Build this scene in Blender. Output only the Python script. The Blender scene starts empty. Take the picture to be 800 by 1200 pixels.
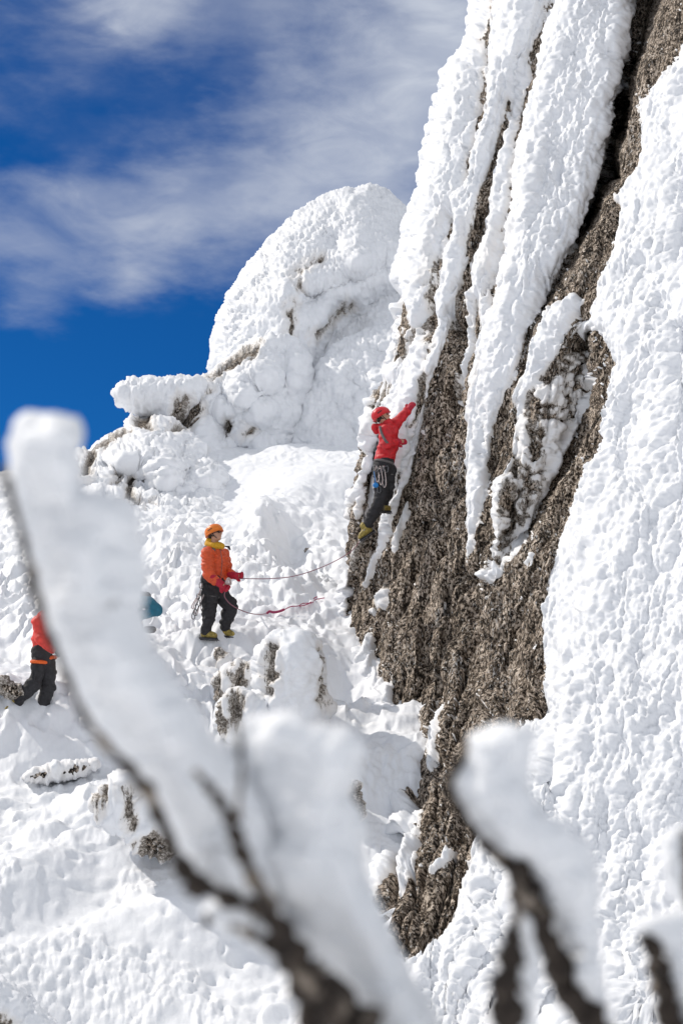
import bpy, bmesh, math, random
import numpy as np
from mathutils import Vector, Matrix
random.seed(7)
sc = bpy.context.scene
COL = sc.collection
R = math.radians
F = 1200 * 50.0 / 36.0            # focal length in photo pixels (800 x 1200 frame)
PITCH = R(10)
FWD = np.array([0, math.cos(PITCH), math.sin(PITCH)]); UPV = np.array([0, -math.sin(PITCH), math.cos(PITCH)]); RT = np.array([1., 0, 0])

def at(px, py, d):
    px = np.asarray(px, float); py = np.asarray(py, float); d = np.asarray(d, float)
    px, py, d = np.broadcast_arrays(px, py, d)
    return d[..., None] * (FWD + ((px - 400) / F)[..., None] * RT + ((600 - py) / F)[..., None] * UPV)
def V(px, py, d): return Vector(at(px, py, d).tolist())
def proj(P):
    d = P @ FWD; d = np.where(d < .1, .1, d)
    return 400 + F * (P @ RT) / d, 600 - F * (P @ UPV) / d

# ------------------------------------------------------------------ noise
def _h(ix, iy, iz, s):
    h = (ix.astype(np.uint32) * np.uint32(374761393) + iy.astype(np.uint32) * np.uint32(668265263)
         + iz.astype(np.uint32) * np.uint32(2246822519) + np.uint32((s * 3266489917) & 0xffffffff))
    h = (h ^ (h >> np.uint32(13))) * np.uint32(1274126177)
    h = (h ^ (h >> np.uint32(15))) * np.uint32(2246822519)
    return h ^ (h >> np.uint32(16))
def vnoise(P, s=0):
    P = np.asarray(P, np.float64); f = np.floor(P); t = (P - f); t = t * t * t * (t * (t * 6 - 15) + 10)
    i = f.astype(np.int64); x, y, z = i[..., 0], i[..., 1], i[..., 2]
    tx, ty, tz = t[..., 0], t[..., 1], t[..., 2]
    g = lambda a, b, c: _h(x + a, y + b, z + c, s).astype(np.float64) / 4294967295.0
    a = g(0,0,0)*(1-tx)+g(1,0,0)*tx; b = g(0,1,0)*(1-tx)+g(1,1,0)*tx
    c = g(0,0,1)*(1-tx)+g(1,0,1)*tx; d = g(0,1,1)*(1-tx)+g(1,1,1)*tx
    return ((a*(1-ty)+b*ty)*(1-tz)+(c*(1-ty)+d*ty)*tz)*2-1
def fbm(P, o=4, s=0, g=.5):
    r = 0; a = 1; n = 0; Q = np.asarray(P, float)
    for k in range(o):
        r = r + a * vnoise(Q, s + k * 17); n += a; a *= g; Q = Q * 2.03 + 11.3
    return r / n * 1.4
def worley(P, s=0, jit=1.0):
    P = np.asarray(P, np.float64); f = np.floor(P); t = P - f; i = f.astype(np.int64)
    F1 = np.full(P.shape[:-1], 9.); F2 = F1.copy()
    for a in (-1, 0, 1):
        for b in (-1, 0, 1):
            for c in (-1, 0, 1):
                h = _h(i[..., 0]+a, i[..., 1]+b, i[..., 2]+c, s)
                dx = a + .5 + jit*(((h & np.uint32(1023)).astype(float))/1023-.5) - t[..., 0]
                dy = b + .5 + jit*((((h >> np.uint32(10)) & np.uint32(1023)).astype(float))/1023-.5) - t[..., 1]
                dz = c + .5 + jit*((((h >> np.uint32(20)) & np.uint32(1023)).astype(float))/1023-.5) - t[..., 2]
                d = dx*dx+dy*dy+dz*dz
                n = d < F1
                F2 = np.where(n, F1, np.minimum(F2, d)); F1 = np.where(n, d, F1)
    return np.sqrt(F1), np.sqrt(F2)
def lumps(P, size, s=0, warp=.5):
    Q = P / size
    w = np.stack([vnoise(Q*.9, s+1), vnoise(Q*.9+7, s+2), vnoise(Q*.9+13, s+3)], -1)
    a, b = worley(Q + warp*w, s)
    return 1 - a*a*1.3
def S(x): x = np.clip(x, 0, 1); return x*x*(3-2*x)
def interp(y, tab):
    t = sorted(tab); return np.interp(y, [a for a, b in t], [b for a, b in t])
def gauss(px, py, cx, cy, sx, sy=None, ang=0):
    sy = sy or sx; c, s_ = math.cos(R(ang)), math.sin(R(ang)); dx, dy = px-cx, py-cy
    return np.exp(-(((dx*c+dy*s_)/sx)**2+((-dx*s_+dy*c)/sy)**2))

PENDING = []
class TPS:
    def __init__(self, pts, val, reg=1e-3):
        p = np.array(pts, float); self.m = p.mean(0); self.sc = p.std(0).max(); p = (p-self.m)/self.sc; self.p = p
        n = len(p); K = self.U(p[:, None]-p[None]) + reg*np.eye(n)
        A = np.zeros((n+3, n+3)); A[:n, :n] = K; A[:n, n] = 1; A[:n, n+1:] = p; A[n, :n] = 1; A[n+1:, :n] = p.T
        self.w = np.linalg.solve(A, np.r_[np.array(val, float), 0, 0, 0])
    def U(self, d): r2 = (d**2).sum(-1)+1e-12; return .5*r2*np.log(r2)
    def __call__(self, x, y):
        x, y = np.broadcast_arrays(np.asarray(x, float), np.asarray(y, float)); X = (x-self.m[0])/self.sc; Y = (y-self.m[1])/self.sc
        n = len(self.p); o = self.w[n]+self.w[n+1]*X+self.w[n+2]*Y
        for k in range(n):
            r2 = (X-self.p[k, 0])**2+(Y-self.p[k, 1])**2+1e-12; o = o+self.w[k]*.5*r2*np.log(r2)
        return o

def sdist(px, py, poly):
    """signed distance to a polygon, positive inside"""
    P = np.array(poly, float); Q = np.roll(P, -1, 0); d = np.full(px.shape, 1e9); ins = np.zeros(px.shape, bool)
    for (x0, y0), (x1, y1) in zip(P, Q):
        ex, ey = x1-x0, y1-y0; L = ex*ex+ey*ey+1e-9
        t = np.clip(((px-x0)*ex+(py-y0)*ey)/L, 0, 1)
        d = np.minimum(d, (px-x0-t*ex)**2+(py-y0-t*ey)**2)
        if y0 != y1:
            c = (y0 > py) != (y1 > py); ins ^= c & (px < (x1-x0)*(py-y0)/(y1-y0)+x0)
    d = np.sqrt(d); return np.where(ins, d, -d)
def streak(pts):
    """polygon round a polyline of (x, y, width)"""
    a = [(x-w/2, y) for x, y, w in pts]; b = [(x+w/2, y) for x, y, w in reversed(pts)]
    return a+b
def rockfield(px, py, rocks, snows):
    f = np.full(px.shape, -60.)
    for p in rocks: f = np.maximum(f, sdist(px, py, p))
    for p in snows: f = np.minimum(f, -sdist(px, py, p))
    return f
def blur(a, n):
    for _ in range(n):
        p = np.pad(a, 1, mode='edge')
        a = (p[1:-1, 1:-1]*2+p[:-2, 1:-1]+p[2:, 1:-1]+p[1:-1, :-2]+p[1:-1, 2:])/6
    return a
def blurP(P, n): return np.stack([blur(P[..., k], n) for k in range(3)], -1)
def normals(P):
    du = np.gradient(P, axis=1); dv = np.gradient(P, axis=0); n = np.cross(dv, du)
    n /= np.linalg.norm(n, axis=-1, keepdims=True)+1e-12
    return n

# ------------------------------------------------------------------ mesh + tags
def grid_mesh(name, parts, mat, attrs=None, smooth=True):
    """parts: list of (P(HxWx3), facemask or None, flip)"""
    vs, fs, off, al = [], [], 0, []
    for k, (P, fm, flip) in enumerate(parts):
        h, w = P.shape[:2]; idx = np.arange(h*w).reshape(h, w)
        q = np.stack([idx[:-1, :-1], idx[1:, :-1], idx[1:, 1:], idx[:-1, 1:]], -1)
        q = q.reshape(-1, 4) if fm is None else q[fm]
        if flip: q = q[:, ::-1]
        u, inv = np.unique(q, return_inverse=True)
        vs.append(P.reshape(-1, 3)[u]); fs.append(inv.reshape(-1, 4)+off); off += len(u)
        if attrs is not None: al.append(attrs[k].reshape(-1)[u])
    v = np.concatenate(vs); f = np.concatenate(fs)
    me = bpy.data.meshes.new(name)
    me.vertices.add(len(v)); me.vertices.foreach_set('co', v.astype(np.float32).ravel())
    me.loops.add(f.size); me.loops.foreach_set('vertex_index', f.astype(np.int32).ravel())
    me.polygons.add(len(f)); me.polygons.foreach_set('loop_start', np.arange(0, f.size, 4, dtype=np.int32))
    me.polygons.foreach_set('loop_total', np.full(len(f), 4, np.int32))
    me.polygons.foreach_set('use_smooth', np.full(len(f), smooth))
    if attrs is not None:
        a = me.attributes.new('thin', 'FLOAT', 'POINT'); a.data.foreach_set('value', np.concatenate(al).astype(np.float32))
    me.update(calc_edges=True); me.validate()
    me.materials.append(mat)
    o = bpy.data.objects.new(name, me); PENDING.append(o); return o
def tag(o, label, cat, group=None, kind=None):
    o['label'] = label; o['category'] = cat
    if group: o['group'] = group
    if kind: o['kind'] = kind
    return o
def empty(name, loc):
    o = bpy.data.objects.new(name, None); o.location = loc; o.empty_display_size = .1; COL.objects.link(o); return o
def put(o, parent):
    """parent without moving: children carry world-space meshes"""
    o.parent = parent; o.matrix_parent_inverse = Matrix.Translation(-Vector(parent.location)); return o

# ------------------------------------------------------------------ materials
def mat(name):
    m = bpy.data.materials.new(name); m.use_nodes = True; nt = m.node_tree; b = nt.nodes['Principled BSDF']; return m, nt, b
def N(nt, t, **k):
    n = nt.nodes.new(t)
    for a, v in k.items():
        if a in n.inputs.keys(): n.inputs[a].default_value = v
        else: setattr(n, a, v)
    return n
def ramp(nt, src, stops):
    r = nt.nodes.new('ShaderNodeValToRGB'); nt.links.new(src, r.inputs[0]); e = r.color_ramp.elements
    while len(e) < len(stops): e.new(.5)
    for k, (p, c) in enumerate(stops):
        e[k].position = p; e[k].color = c if len(c) == 4 else (*c, 1)
    return r.outputs[0]
def coords(nt, scale=(1, 1, 1), rot=(0, 0, 0)):
    tc = N(nt, 'ShaderNodeTexCoord'); mp = N(nt, 'ShaderNodeMapping'); mp.inputs['Scale'].default_value = scale
    mp.inputs['Rotation'].default_value = rot; nt.links.new(tc.outputs['Object'], mp.inputs[0]); return mp.outputs[0]
def mix(nt, f, a, b, bt='MIX'):
    m = nt.nodes.new('ShaderNodeMix'); m.data_type = 'RGBA'; m.blend_type = bt
    for s, v in ((m.inputs[0], f), (m.inputs[6], a), (m.inputs[7], b)):
        if hasattr(v, 'links'): nt.links.new(v, s)
        else: s.default_value = v if isinstance(v, (int, float)) else (*v, 1)
    return m.outputs[2]
def bump(nt, b, h, st, dist, prev=None):
    n = N(nt, 'ShaderNodeBump'); n.inputs['Strength'].default_value = st; n.inputs['Distance'].default_value = dist
    nt.links.new(h, n.inputs['Height'])
    if prev: nt.links.new(prev, n.inputs['Normal'])
    nt.links.new(n.outputs[0], b.inputs['Normal']); return n.outputs[0]

def snow_mat(name, scale=1., base=(.86, .875, .90), thin=False, bst=.5):
    m, nt, b = mat(name); c = coords(nt)
    n1 = N(nt, 'ShaderNodeTexNoise', Scale=9*scale, Detail=6.0, Roughness=.65); nt.links.new(c, n1.inputs[0])
    n2 = N(nt, 'ShaderNodeTexNoise', Scale=38*scale, Detail=5.0, Roughness=.7); nt.links.new(c, n2.inputs[0])
    col = ramp(nt, n1.outputs[0], [(.3, tuple(x*.965 for x in base)), (.65, base)])
    if thin:
        a = N(nt, 'ShaderNodeAttribute', attribute_name='thin')
        n3 = N(nt, 'ShaderNodeTexNoise', Scale=13., Detail=6.0, Roughness=.75)
        c2 = coords(nt, (1.6, 1.2, .45), (0, R(14), 0)); nt.links.new(c2, n3.inputs[0])
        ad = N(nt, 'ShaderNodeMath', operation='ADD'); nt.links.new(a.outputs['Fac'], ad.inputs[0]); nt.links.new(n3.outputs[0], ad.inputs[1])
        f = ramp(nt, ad.outputs[0], [(.98, (0,)*3), (1., (0,)*3)]) if False else None
        mr = N(nt, 'ShaderNodeMapRange'); mr.inputs['From Min'].default_value = .96; mr.inputs['From Max'].default_value = 1.06
        nt.links.new(ad.outputs[0], mr.inputs['Value'])
        n4 = N(nt, 'ShaderNodeTexNoise', Scale=28., Detail=6.0, Roughness=.75); nt.links.new(c, n4.inputs[0])
        rc = ramp(nt, n4.outputs[0], [(.40, (.06, .052, .043)), (.5, (.22, .19, .16)), (.60, (.60, .56, .51))])
        cr_ = N(nt, 'ShaderNodeMapRange'); cr_.inputs['From Min'].default_value = .10; cr_.inputs['From Max'].default_value = .60; nt.links.new(a.outputs['Fac'], cr_.inputs['Value'])
        col = mix(nt, cr_.outputs[0], col, (.80, .765, .725))
        col = mix(nt, mr.outputs[0], col, rc)
    nt.links.new(col, b.inputs['Base Color']); b.inputs['Roughness'].default_value = .55
    b.inputs['Specular IOR Level'].default_value = .25
    p = bump(nt, b, n1.outputs[0], bst*.55, .03/scale); bump(nt, b, n2.outputs[0], bst*.6, .012/scale, p)
    return m
def granite_mat(name, frost=.5, dark=1.):
    m, nt, b = mat(name)
    c = coords(nt, (1.4, 1.2, .6), (0, R(15), 0)); cf = coords(nt)
    big = N(nt, 'ShaderNodeTexNoise', Scale=2.2, Detail=6.0, Roughness=.65); nt.links.new(c, big.inputs[0])
    gr = N(nt, 'ShaderNodeTexNoise', Scale=17., Detail=7.0, Roughness=.78); nt.links.new(c, gr.inputs[0])
    vo = N(nt, 'ShaderNodeTexVoronoi', Scale=42.); nt.links.new(c, vo.inputs['Vector'])
    cg = coords(nt, (1.2, 1.1, .72), (0, R(15), 0)); vg = N(nt, 'ShaderNodeTexVoronoi', Scale=39., Randomness=1.); wn = N(nt, 'ShaderNodeTexNoise', Scale=20., Detail=3.0)
    wm = N(nt, 'ShaderNodeVectorMath', operation='MULTIPLY_ADD'); nt.links.new(cg, wn.inputs[0]); nt.links.new(wn.outputs['Color'], wm.inputs[0]); wm.inputs[1].default_value = (.06, .06, .06); nt.links.new(cg, wm.inputs[2]); nt.links.new(wm.outputs[0], vg.inputs['Vector'])
    sg = N(nt, 'ShaderNodeSeparateColor'); nt.links.new(vg.outputs['Color'], sg.inputs[0])
    gm = N(nt, 'ShaderNodeMath', operation='MULTIPLY_ADD'); gm.inputs[1].default_value = .42; nt.links.new(sg.outputs[0], gm.inputs[0])
    gm2 = N(nt, 'ShaderNodeMath', operation='MULTIPLY_ADD'); gm2.inputs[1].default_value = 1.0; gm2.inputs[2].default_value = -.21; nt.links.new(gr.outputs[0], gm2.inputs[0]); nt.links.new(gm2.outputs[0], gm.inputs[2])
    base = ramp(nt, gm.outputs[0], [(.36, tuple(x*dark for x in (.018, .013, .009))), (.46, tuple(x*dark for x in (.12, .098, .075))), (.56, tuple(x*dark for x in (.33, .29, .245))), (.68, (.72, .67, .60))])
    tint = ramp(nt, big.outputs[0], [(.33, (.55, .50, .45)), (.62, (1.05, 1.0, .95))])
    col = mix(nt, 1., base, tint, 'MULTIPLY')
    c3 = coords(nt, (5.0, 4.2, .30), (0, R(9), 0)); dk = N(nt, 'ShaderNodeTexNoise', Scale=2.4, Detail=5.0, Roughness=.6, Distortion=.4); nt.links.new(c3, dk.inputs[0])
    col = mix(nt, 1., col, ramp(nt, dk.outputs[0], [(.36, (.16, .14, .12)), (.49, (.85, .82, .80)), (.62, (1.15, 1.12, 1.10))]), 'MULTIPLY')
    fr = N(nt, 'ShaderNodeTexNoise', Scale=24., Detail=5.0, Roughness=.7); nt.links.new(c, fr.inputs[0])
    ff = N(nt, 'ShaderNodeTexNoise', Scale=1.4, Detail=4.0, Roughness=.6); nt.links.new(cf, ff.inputs[0])
    ad = N(nt, 'ShaderNodeMath', operation='MULTIPLY_ADD'); nt.links.new(ff.outputs[0], ad.inputs[0]); ad.inputs[1].default_value = .35; nt.links.new(fr.outputs[0], ad.inputs[2])
    mr = N(nt, 'ShaderNodeMapRange'); mr.inputs['From Min'].default_value = .84-.16*frost; mr.inputs['From Max'].default_value = .92-.16*frost
    nt.links.new(ad.outputs[0], mr.inputs['Value'])
    col = mix(nt, mr.outputs[0], col, (.68, .66, .63))
    nt.links.new(col, b.inputs['Base Color']); b.inputs['Roughness'].default_value = .9; b.inputs['Specular IOR Level'].default_value = .2
    p = bump(nt, b, gm.outputs[0], .7, .03); bump(nt, b, vo.outputs['Distance'], .35, .015, p)
    return m
def cloth_mat(name, col, rough=.75, sc_=30, var=.25):
    m, nt, b = mat(name); c = coords(nt)
    n = N(nt, 'ShaderNodeTexNoise', Scale=float(sc_), Detail=5.0, Roughness=.6); nt.links.new(c, n.inputs[0])
    cc = ramp(nt, n.outputs[0], [(.3, tuple(x*(1-var) for x in col)), (.7, tuple(min(1, x*(1+var)) for x in col))])
    nt.links.new(cc, b.inputs['Base Color']); b.inputs['Roughness'].default_value = rough
    bump(nt, b, n.outputs[0], .5, .02); return m
def bark_mat():
    m, nt, b = mat('bark'); c = coords(nt, (1, 1, .35)); n = N(nt, 'ShaderNodeTexNoise', Scale=90., Detail=6.0, Roughness=.7); nt.links.new(c, n.inputs[0])
    c2 = coords(nt); n2 = N(nt, 'ShaderNodeTexNoise', Scale=25., Detail=4.0); nt.links.new(c2, n2.inputs[0])
    cc = ramp(nt, n.outputs[0], [(.3, (.009, .006, .005)), (.55, (.040, .028, .020)), (.75, (.10, .078, .058))])
    mr = N(nt, 'ShaderNodeMapRange'); mr.inputs['From Min'].default_value = .58; mr.inputs['From Max'].default_value = .66; nt.links.new(n2.outputs[0], mr.inputs['Value'])
    nt.links.new(mix(nt, mr.outputs[0], cc, (.30, .25, .20)), b.inputs['Base Color']); b.inputs['Roughness'].default_value = .85
    bump(nt, b, n.outputs[0], .6, .004); return m

M = dict(
    snow=snow_mat('snow', 1.), rime=snow_mat('rime_ice', 1.1, thin=True), far_rime=snow_mat('rime_ice_far', .8, thin=True),
    near_rime=snow_mat('rime_ice_near', 6., base=(.87, .885, .905), bst=.45),
    rock=granite_mat('granite', .42), grey_rock=granite_mat('frosted_granite', .45, .5), bark=bark_mat(),
    orange=cloth_mat('orange_down', (.66, .085, .02), .6, 18), red=cloth_mat('red_shell', (.56, .010, .018), .6, 20),
    coral=cloth_mat('coral_shell', (.75, .05, .035), .6, 20), teal=cloth_mat('teal_shell', (.006, .12, .19), .6, 20),
    black=cloth_mat('black_trousers', (.022, .021, .024), .8, 22, .4), redglove=cloth_mat('red_glove', (.42, .008, .03), .7, 40),
    skin=cloth_mat('skin', (.50, .27, .18), .55, 25, .1), yellow=cloth_mat('yellow_gaiter', (.62, .33, .015), .8, 40),
    helmet_o=cloth_mat('orange_helmet', (.80, .20, .015), .35, 12, .1), helmet_r=cloth_mat('red_helmet', (.62, .012, .02), .35, 12, .1),
    boot=cloth_mat('yellow_boot', (.30, .225, .05), .6, 30, .7), steel=cloth_mat('steel', (.16, .16, .17), .35, 60, .3),
    webo=cloth_mat('orange_webbing', (.80, .13, .02), .7, 60), webw=cloth_mat('pale_sling', (.60, .50, .48), .7, 60), grey=cloth_mat('grey_fabric', (.13, .12, .12), .8, 40),
    blue=cloth_mat('blue_anodised', (.01, .20, .55), .4, 40, .1), rope=cloth_mat('magenta_rope', (.28, .12, .15), .8, 120, .3),
    tape=cloth_mat('magenta_tape', (.34, .03, .10), .7, 60, .3), lens=cloth_mat('dark_lens', (.01, .01, .012), .15, 10, .1), hair=cloth_mat('dark_hair', (.02, .014, .01), .7, 90),
    steelb=cloth_mat('steel_blade', (.05, .05, .055), .35, 60, .2))
_b = M['near_rime'].node_tree.nodes['Principled BSDF']; _b.inputs['Subsurface Weight'].default_value = .6; _b.inputs['Subsurface Radius'].default_value = (1., 1., 1.); _b.inputs['Subsurface Scale'].default_value = .02
for k in ('steel', 'steelb'): M[k].node_tree.nodes['Principled BSDF'].inputs['Metallic'].default_value = .8

# ------------------------------------------------------------------ camera, light, sky
cam = bpy.data.cameras.new('camera'); camo = bpy.data.objects.new('camera', cam); COL.objects.link(camo)
camo.rotation_euler = (R(90)+PITCH, 0, 0)
cam.sensor_fit = 'VERTICAL'; cam.sensor_height = 36; cam.sensor_width = 24; cam.lens = 50; cam.clip_end = 20000; cam.clip_start = .05
cam.dof.use_dof = True; cam.dof.focus_distance = 21.3; cam.dof.aperture_fstop = 3.0
sc.camera = camo
SUN = Vector((-.64, .34, .68)).normalized()
sl = bpy.data.lights.new('sun', 'SUN'); sl.energy = 3.8; sl.angle = R(.53); sl.color = (1, .935, .85)
so = bpy.data.objects.new('sun', sl); COL.objects.link(so); so.rotation_euler = SUN.to_track_quat('Z', 'Y').to_euler(); so.location = (-10, 0, 20)
w = bpy.data.worlds.new('World'); sc.world = w; w.use_nodes = True; nt = w.node_tree
bg = nt.nodes['Background']; bg.inputs[1].default_value = .105
sky = N(nt, 'ShaderNodeTexSky'); sky.sky_type = 'NISHITA'; sky.sun_disc = False
sky.sun_elevation = math.asin(SUN.z); sky.sun_rotation = math.atan2(SUN.x, SUN.y) % (2*math.pi); sky.altitude = 1800; sky.air_density = 1.; sky.dust_density = .2; sky.ozone_density = 2.
tc = N(nt, 'ShaderNodeTexCoord')
skyc = mix(nt, 1., sky.outputs[0], SKY_TINT if 'SKY_TINT' in globals() else (.045, .36, .74), 'MULTIPLY')
# thin cirrus: streaky noise along a tilted direction, thicker in some parts of the sky
mp = N(nt, 'ShaderNodeMapping'); mp.inputs['Rotation'].default_value = (0, R(-24), 0); mp.inputs['Scale'].default_value = (1.6, 1., 4.2)
nt.links.new(tc.outputs['Generated'], mp.inputs[0])
def dirv(px, py): d = at(px, py, 1.); return (d/np.linalg.norm(d)).tolist()
def wisp(sx, sz, rot, scale, det, dist, lo, hi, seed):
    m_ = N(nt, 'ShaderNodeMapping'); m_.inputs['Rotation'].default_value = (0, R(rot), 0); m_.inputs['Scale'].default_value = (sx, 1., sz); m_.inputs['Location'].default_value = (seed, seed*.7, 0)
    nt.links.new(tc.outputs['Generated'], m_.inputs[0])
    n = N(nt, 'ShaderNodeTexNoise', Scale=scale, Detail=det, Roughness=.55, Distortion=dist); nt.links.new(m_.outputs[0], n.inputs[0])
    r_ = N(nt, 'ShaderNodeMapRange', interpolation_type='SMOOTHSTEP'); r_.inputs['From Min'].default_value = lo; r_.inputs['From Max'].default_value = hi
    nt.links.new(n.outputs[0], r_.inputs['Value']); return r_.outputs[0]
def mth(op, a, b):
    m_ = N(nt, 'ShaderNodeMath', operation=op)
    for s_, v in zip(m_.inputs, (a, b)):
        if hasattr(v, 'links'): nt.links.new(v, s_)
        else: s_.default_value = v
    return m_.outputs[0]
def patch(px, py, rad, amt, soft=.9):
    """soft cloud bank centred on a direction, rad in photo pixels"""
    dp = N(nt, 'ShaderNodeVectorMath', operation='DISTANCE'); dp.inputs[1].default_value = dirv(px, py)
    nm = N(nt, 'ShaderNodeVectorMath', operation='NORMALIZE'); nt.links.new(tc.outputs['Generated'], nm.inputs[0]); nt.links.new(warped, dp.inputs[0])
    r_ = N(nt, 'ShaderNodeMapRange', interpolation_type='SMOOTHSTEP'); r_.inputs['From Min'].default_value = rad/F; r_.inputs['From Max'].default_value = rad/F*(1-soft)
    r_.inputs['To Max'].default_value = amt; nt.links.new(dp.outputs['Value'], r_.inputs['Value']); return r_.outputs[0]
_wn = N(nt, 'ShaderNodeTexNoise', Scale=7., Detail=7.0, Roughness=.55); _wm = N(nt, 'ShaderNodeMapping'); _wm.inputs['Rotation'].default_value = (0, R(24), 0); _wm.inputs['Scale'].default_value = (.8, 1, 1.9); nt.links.new(tc.outputs['Generated'], _wm.inputs[0]); nt.links.new(_wm.outputs[0], _wn.inputs[0])
_ws = N(nt, 'ShaderNodeVectorMath', operation='SUBTRACT'); _ws.inputs[1].default_value = (.5, .5, .5); nt.links.new(_wn.outputs['Color'], _ws.inputs[0])
_wk = N(nt, 'ShaderNodeVectorMath', operation='MULTIPLY'); _wk.inputs[1].default_value = (.26, .1, .20); nt.links.new(_ws.outputs[0], _wk.inputs[0])
_wd = N(nt, 'ShaderNodeVectorMath', operation='NORMALIZE'); nt.links.new(tc.outputs['Generated'], _wd.inputs[0])
_wa = N(nt, 'ShaderNodeVectorMath', operation='ADD'); nt.links.new(_wd.outputs[0], _wa.inputs[0]); nt.links.new(_wk.outputs[0], _wa.inputs[1]); warped = _wa.outputs[0]
dens = None
for p_ in ((110, -40, 190, .9), (330, -20, 150, .35), (520, 60, 210, .80), (430, 180, 170, .55), (480, 250, 130, .45), (310, 215, 130, .55), (200, 250, 120, .52), (80, 262, 100, .46), (-10, 240, 90, .35), (210, 300, 90, .22)):
    q_ = patch(*p_); dens = q_ if dens is None else mth('ADD', dens, mth('MULTIPLY', q_, mth('SUBTRACT', 1., dens)))
w1 = wisp(1.2, 2.4, 26, 4.2, 8., .5, .34, .60, 1.3); w2 = wisp(1.3, 3.4, 20, 13., 7., .6, .35, .72, 4.1)
tex = mth('ADD', mth('MULTIPLY', w1, .72), mth('MULTIPLY', w2, .38))
cl = mth('MULTIPLY', dens, mth('ADD', mth('MULTIPLY', tex, 1.0), .14)); cl = mth('MINIMUM', cl, .92)
# unseen bright cloud added outside the clear patch ahead, to lift and whiten shade
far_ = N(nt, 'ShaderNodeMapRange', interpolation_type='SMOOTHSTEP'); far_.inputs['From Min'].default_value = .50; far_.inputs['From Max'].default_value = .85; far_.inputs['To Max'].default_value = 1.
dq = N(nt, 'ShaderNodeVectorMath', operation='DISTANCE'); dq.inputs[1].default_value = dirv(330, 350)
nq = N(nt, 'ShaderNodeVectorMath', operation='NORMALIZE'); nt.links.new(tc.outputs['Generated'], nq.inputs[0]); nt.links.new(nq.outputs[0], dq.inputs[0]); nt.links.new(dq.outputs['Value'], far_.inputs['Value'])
fill_cl = mth('MULTIPLY', far_.outputs[0], wisp(1, 1.6, 10, 2.2, 5., .3, .30, .52, 7.7))
skyf = mix(nt, fill_cl, mix(nt, cl, skyc, (6.4, 6.9, 7.9)), (6.9, 7.15, 7.6))
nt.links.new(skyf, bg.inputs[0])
sc.view_settings.view_transform = 'Standard'; sc.view_settings.look = 'None'; sc.view_settings.gamma = 1; sc.view_settings.exposure = -.20
sc.cycles.max_bounces = 6; sc.cycles.diffuse_bounces = 4; sc.cycles.glossy_bounces = 2; sc.cycles.use_denoising = True

# ------------------------------------------------------------------ snow slope
gp = [(-300,1200,12.),(0,1200,12.6),(200,1200,12.8),(400,1200,13),(650,1200,12.4),(0,1000,15.7),(200,1000,15.9),(400,1000,16.1),(520,1000,16.4),(-250,1000,15.4),
      (0,915,17.6),(120,905,18.),(300,900,18.1),(450,900,18.3),(-250,900,17.5),(0,800,20.3),(130,790,20.6),(245,752,21.65),(330,760,21.3),(400,745,22),(-250,760,21.5),(520,745,22),
      (0,650,26),(150,660,26),(300,655,26.5),(400,650,27.5),(520,650,28),(-250,640,27),(420,552,34),(330,548,34.5),(250,560,35),(150,590,34),(0,590,33.5),(-250,590,33),(560,560,34)]
gw = [at(*g) for g in gp]
xy = [(p[0], p[1]) for p in gw]; zz = [p[2] for p in gw]
ground_t = TPS(xy, zz, 2e-3)
def ground_base(x, y):
    r = np.hypot(x, y); yc = np.clip(y, 12.0, 37.5); xc = np.clip(x, -9, 5)
    z = ground_t(xc, yc)
    # nearer than the frame: the dip, then the hump the shrubs grow on
    zn = -2.75+1.15*S((8.5-np.abs(y))/6.)*S((9-np.abs(x))/8)
    k = S((y-9.5)/2.6); z = z*k + zn*(1-k)
    # beyond the crest the mountain falls away
    back = np.clip(y-37.5, 0, None); z = z - .03*back**1.15 - .5*np.clip(back-30, 0, None)*S((back-30)/80)
    side = np.clip(np.abs(x)-14, 0, None); z = z - .22*side*S(side/25)
    bk = np.clip(-y-12, 0, None); z = z-.3*bk*S(bk/20)
    return np.maximum(z, -260+20*vnoise(np.stack([x/400, y/400, 0*x], -1), 3))
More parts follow.
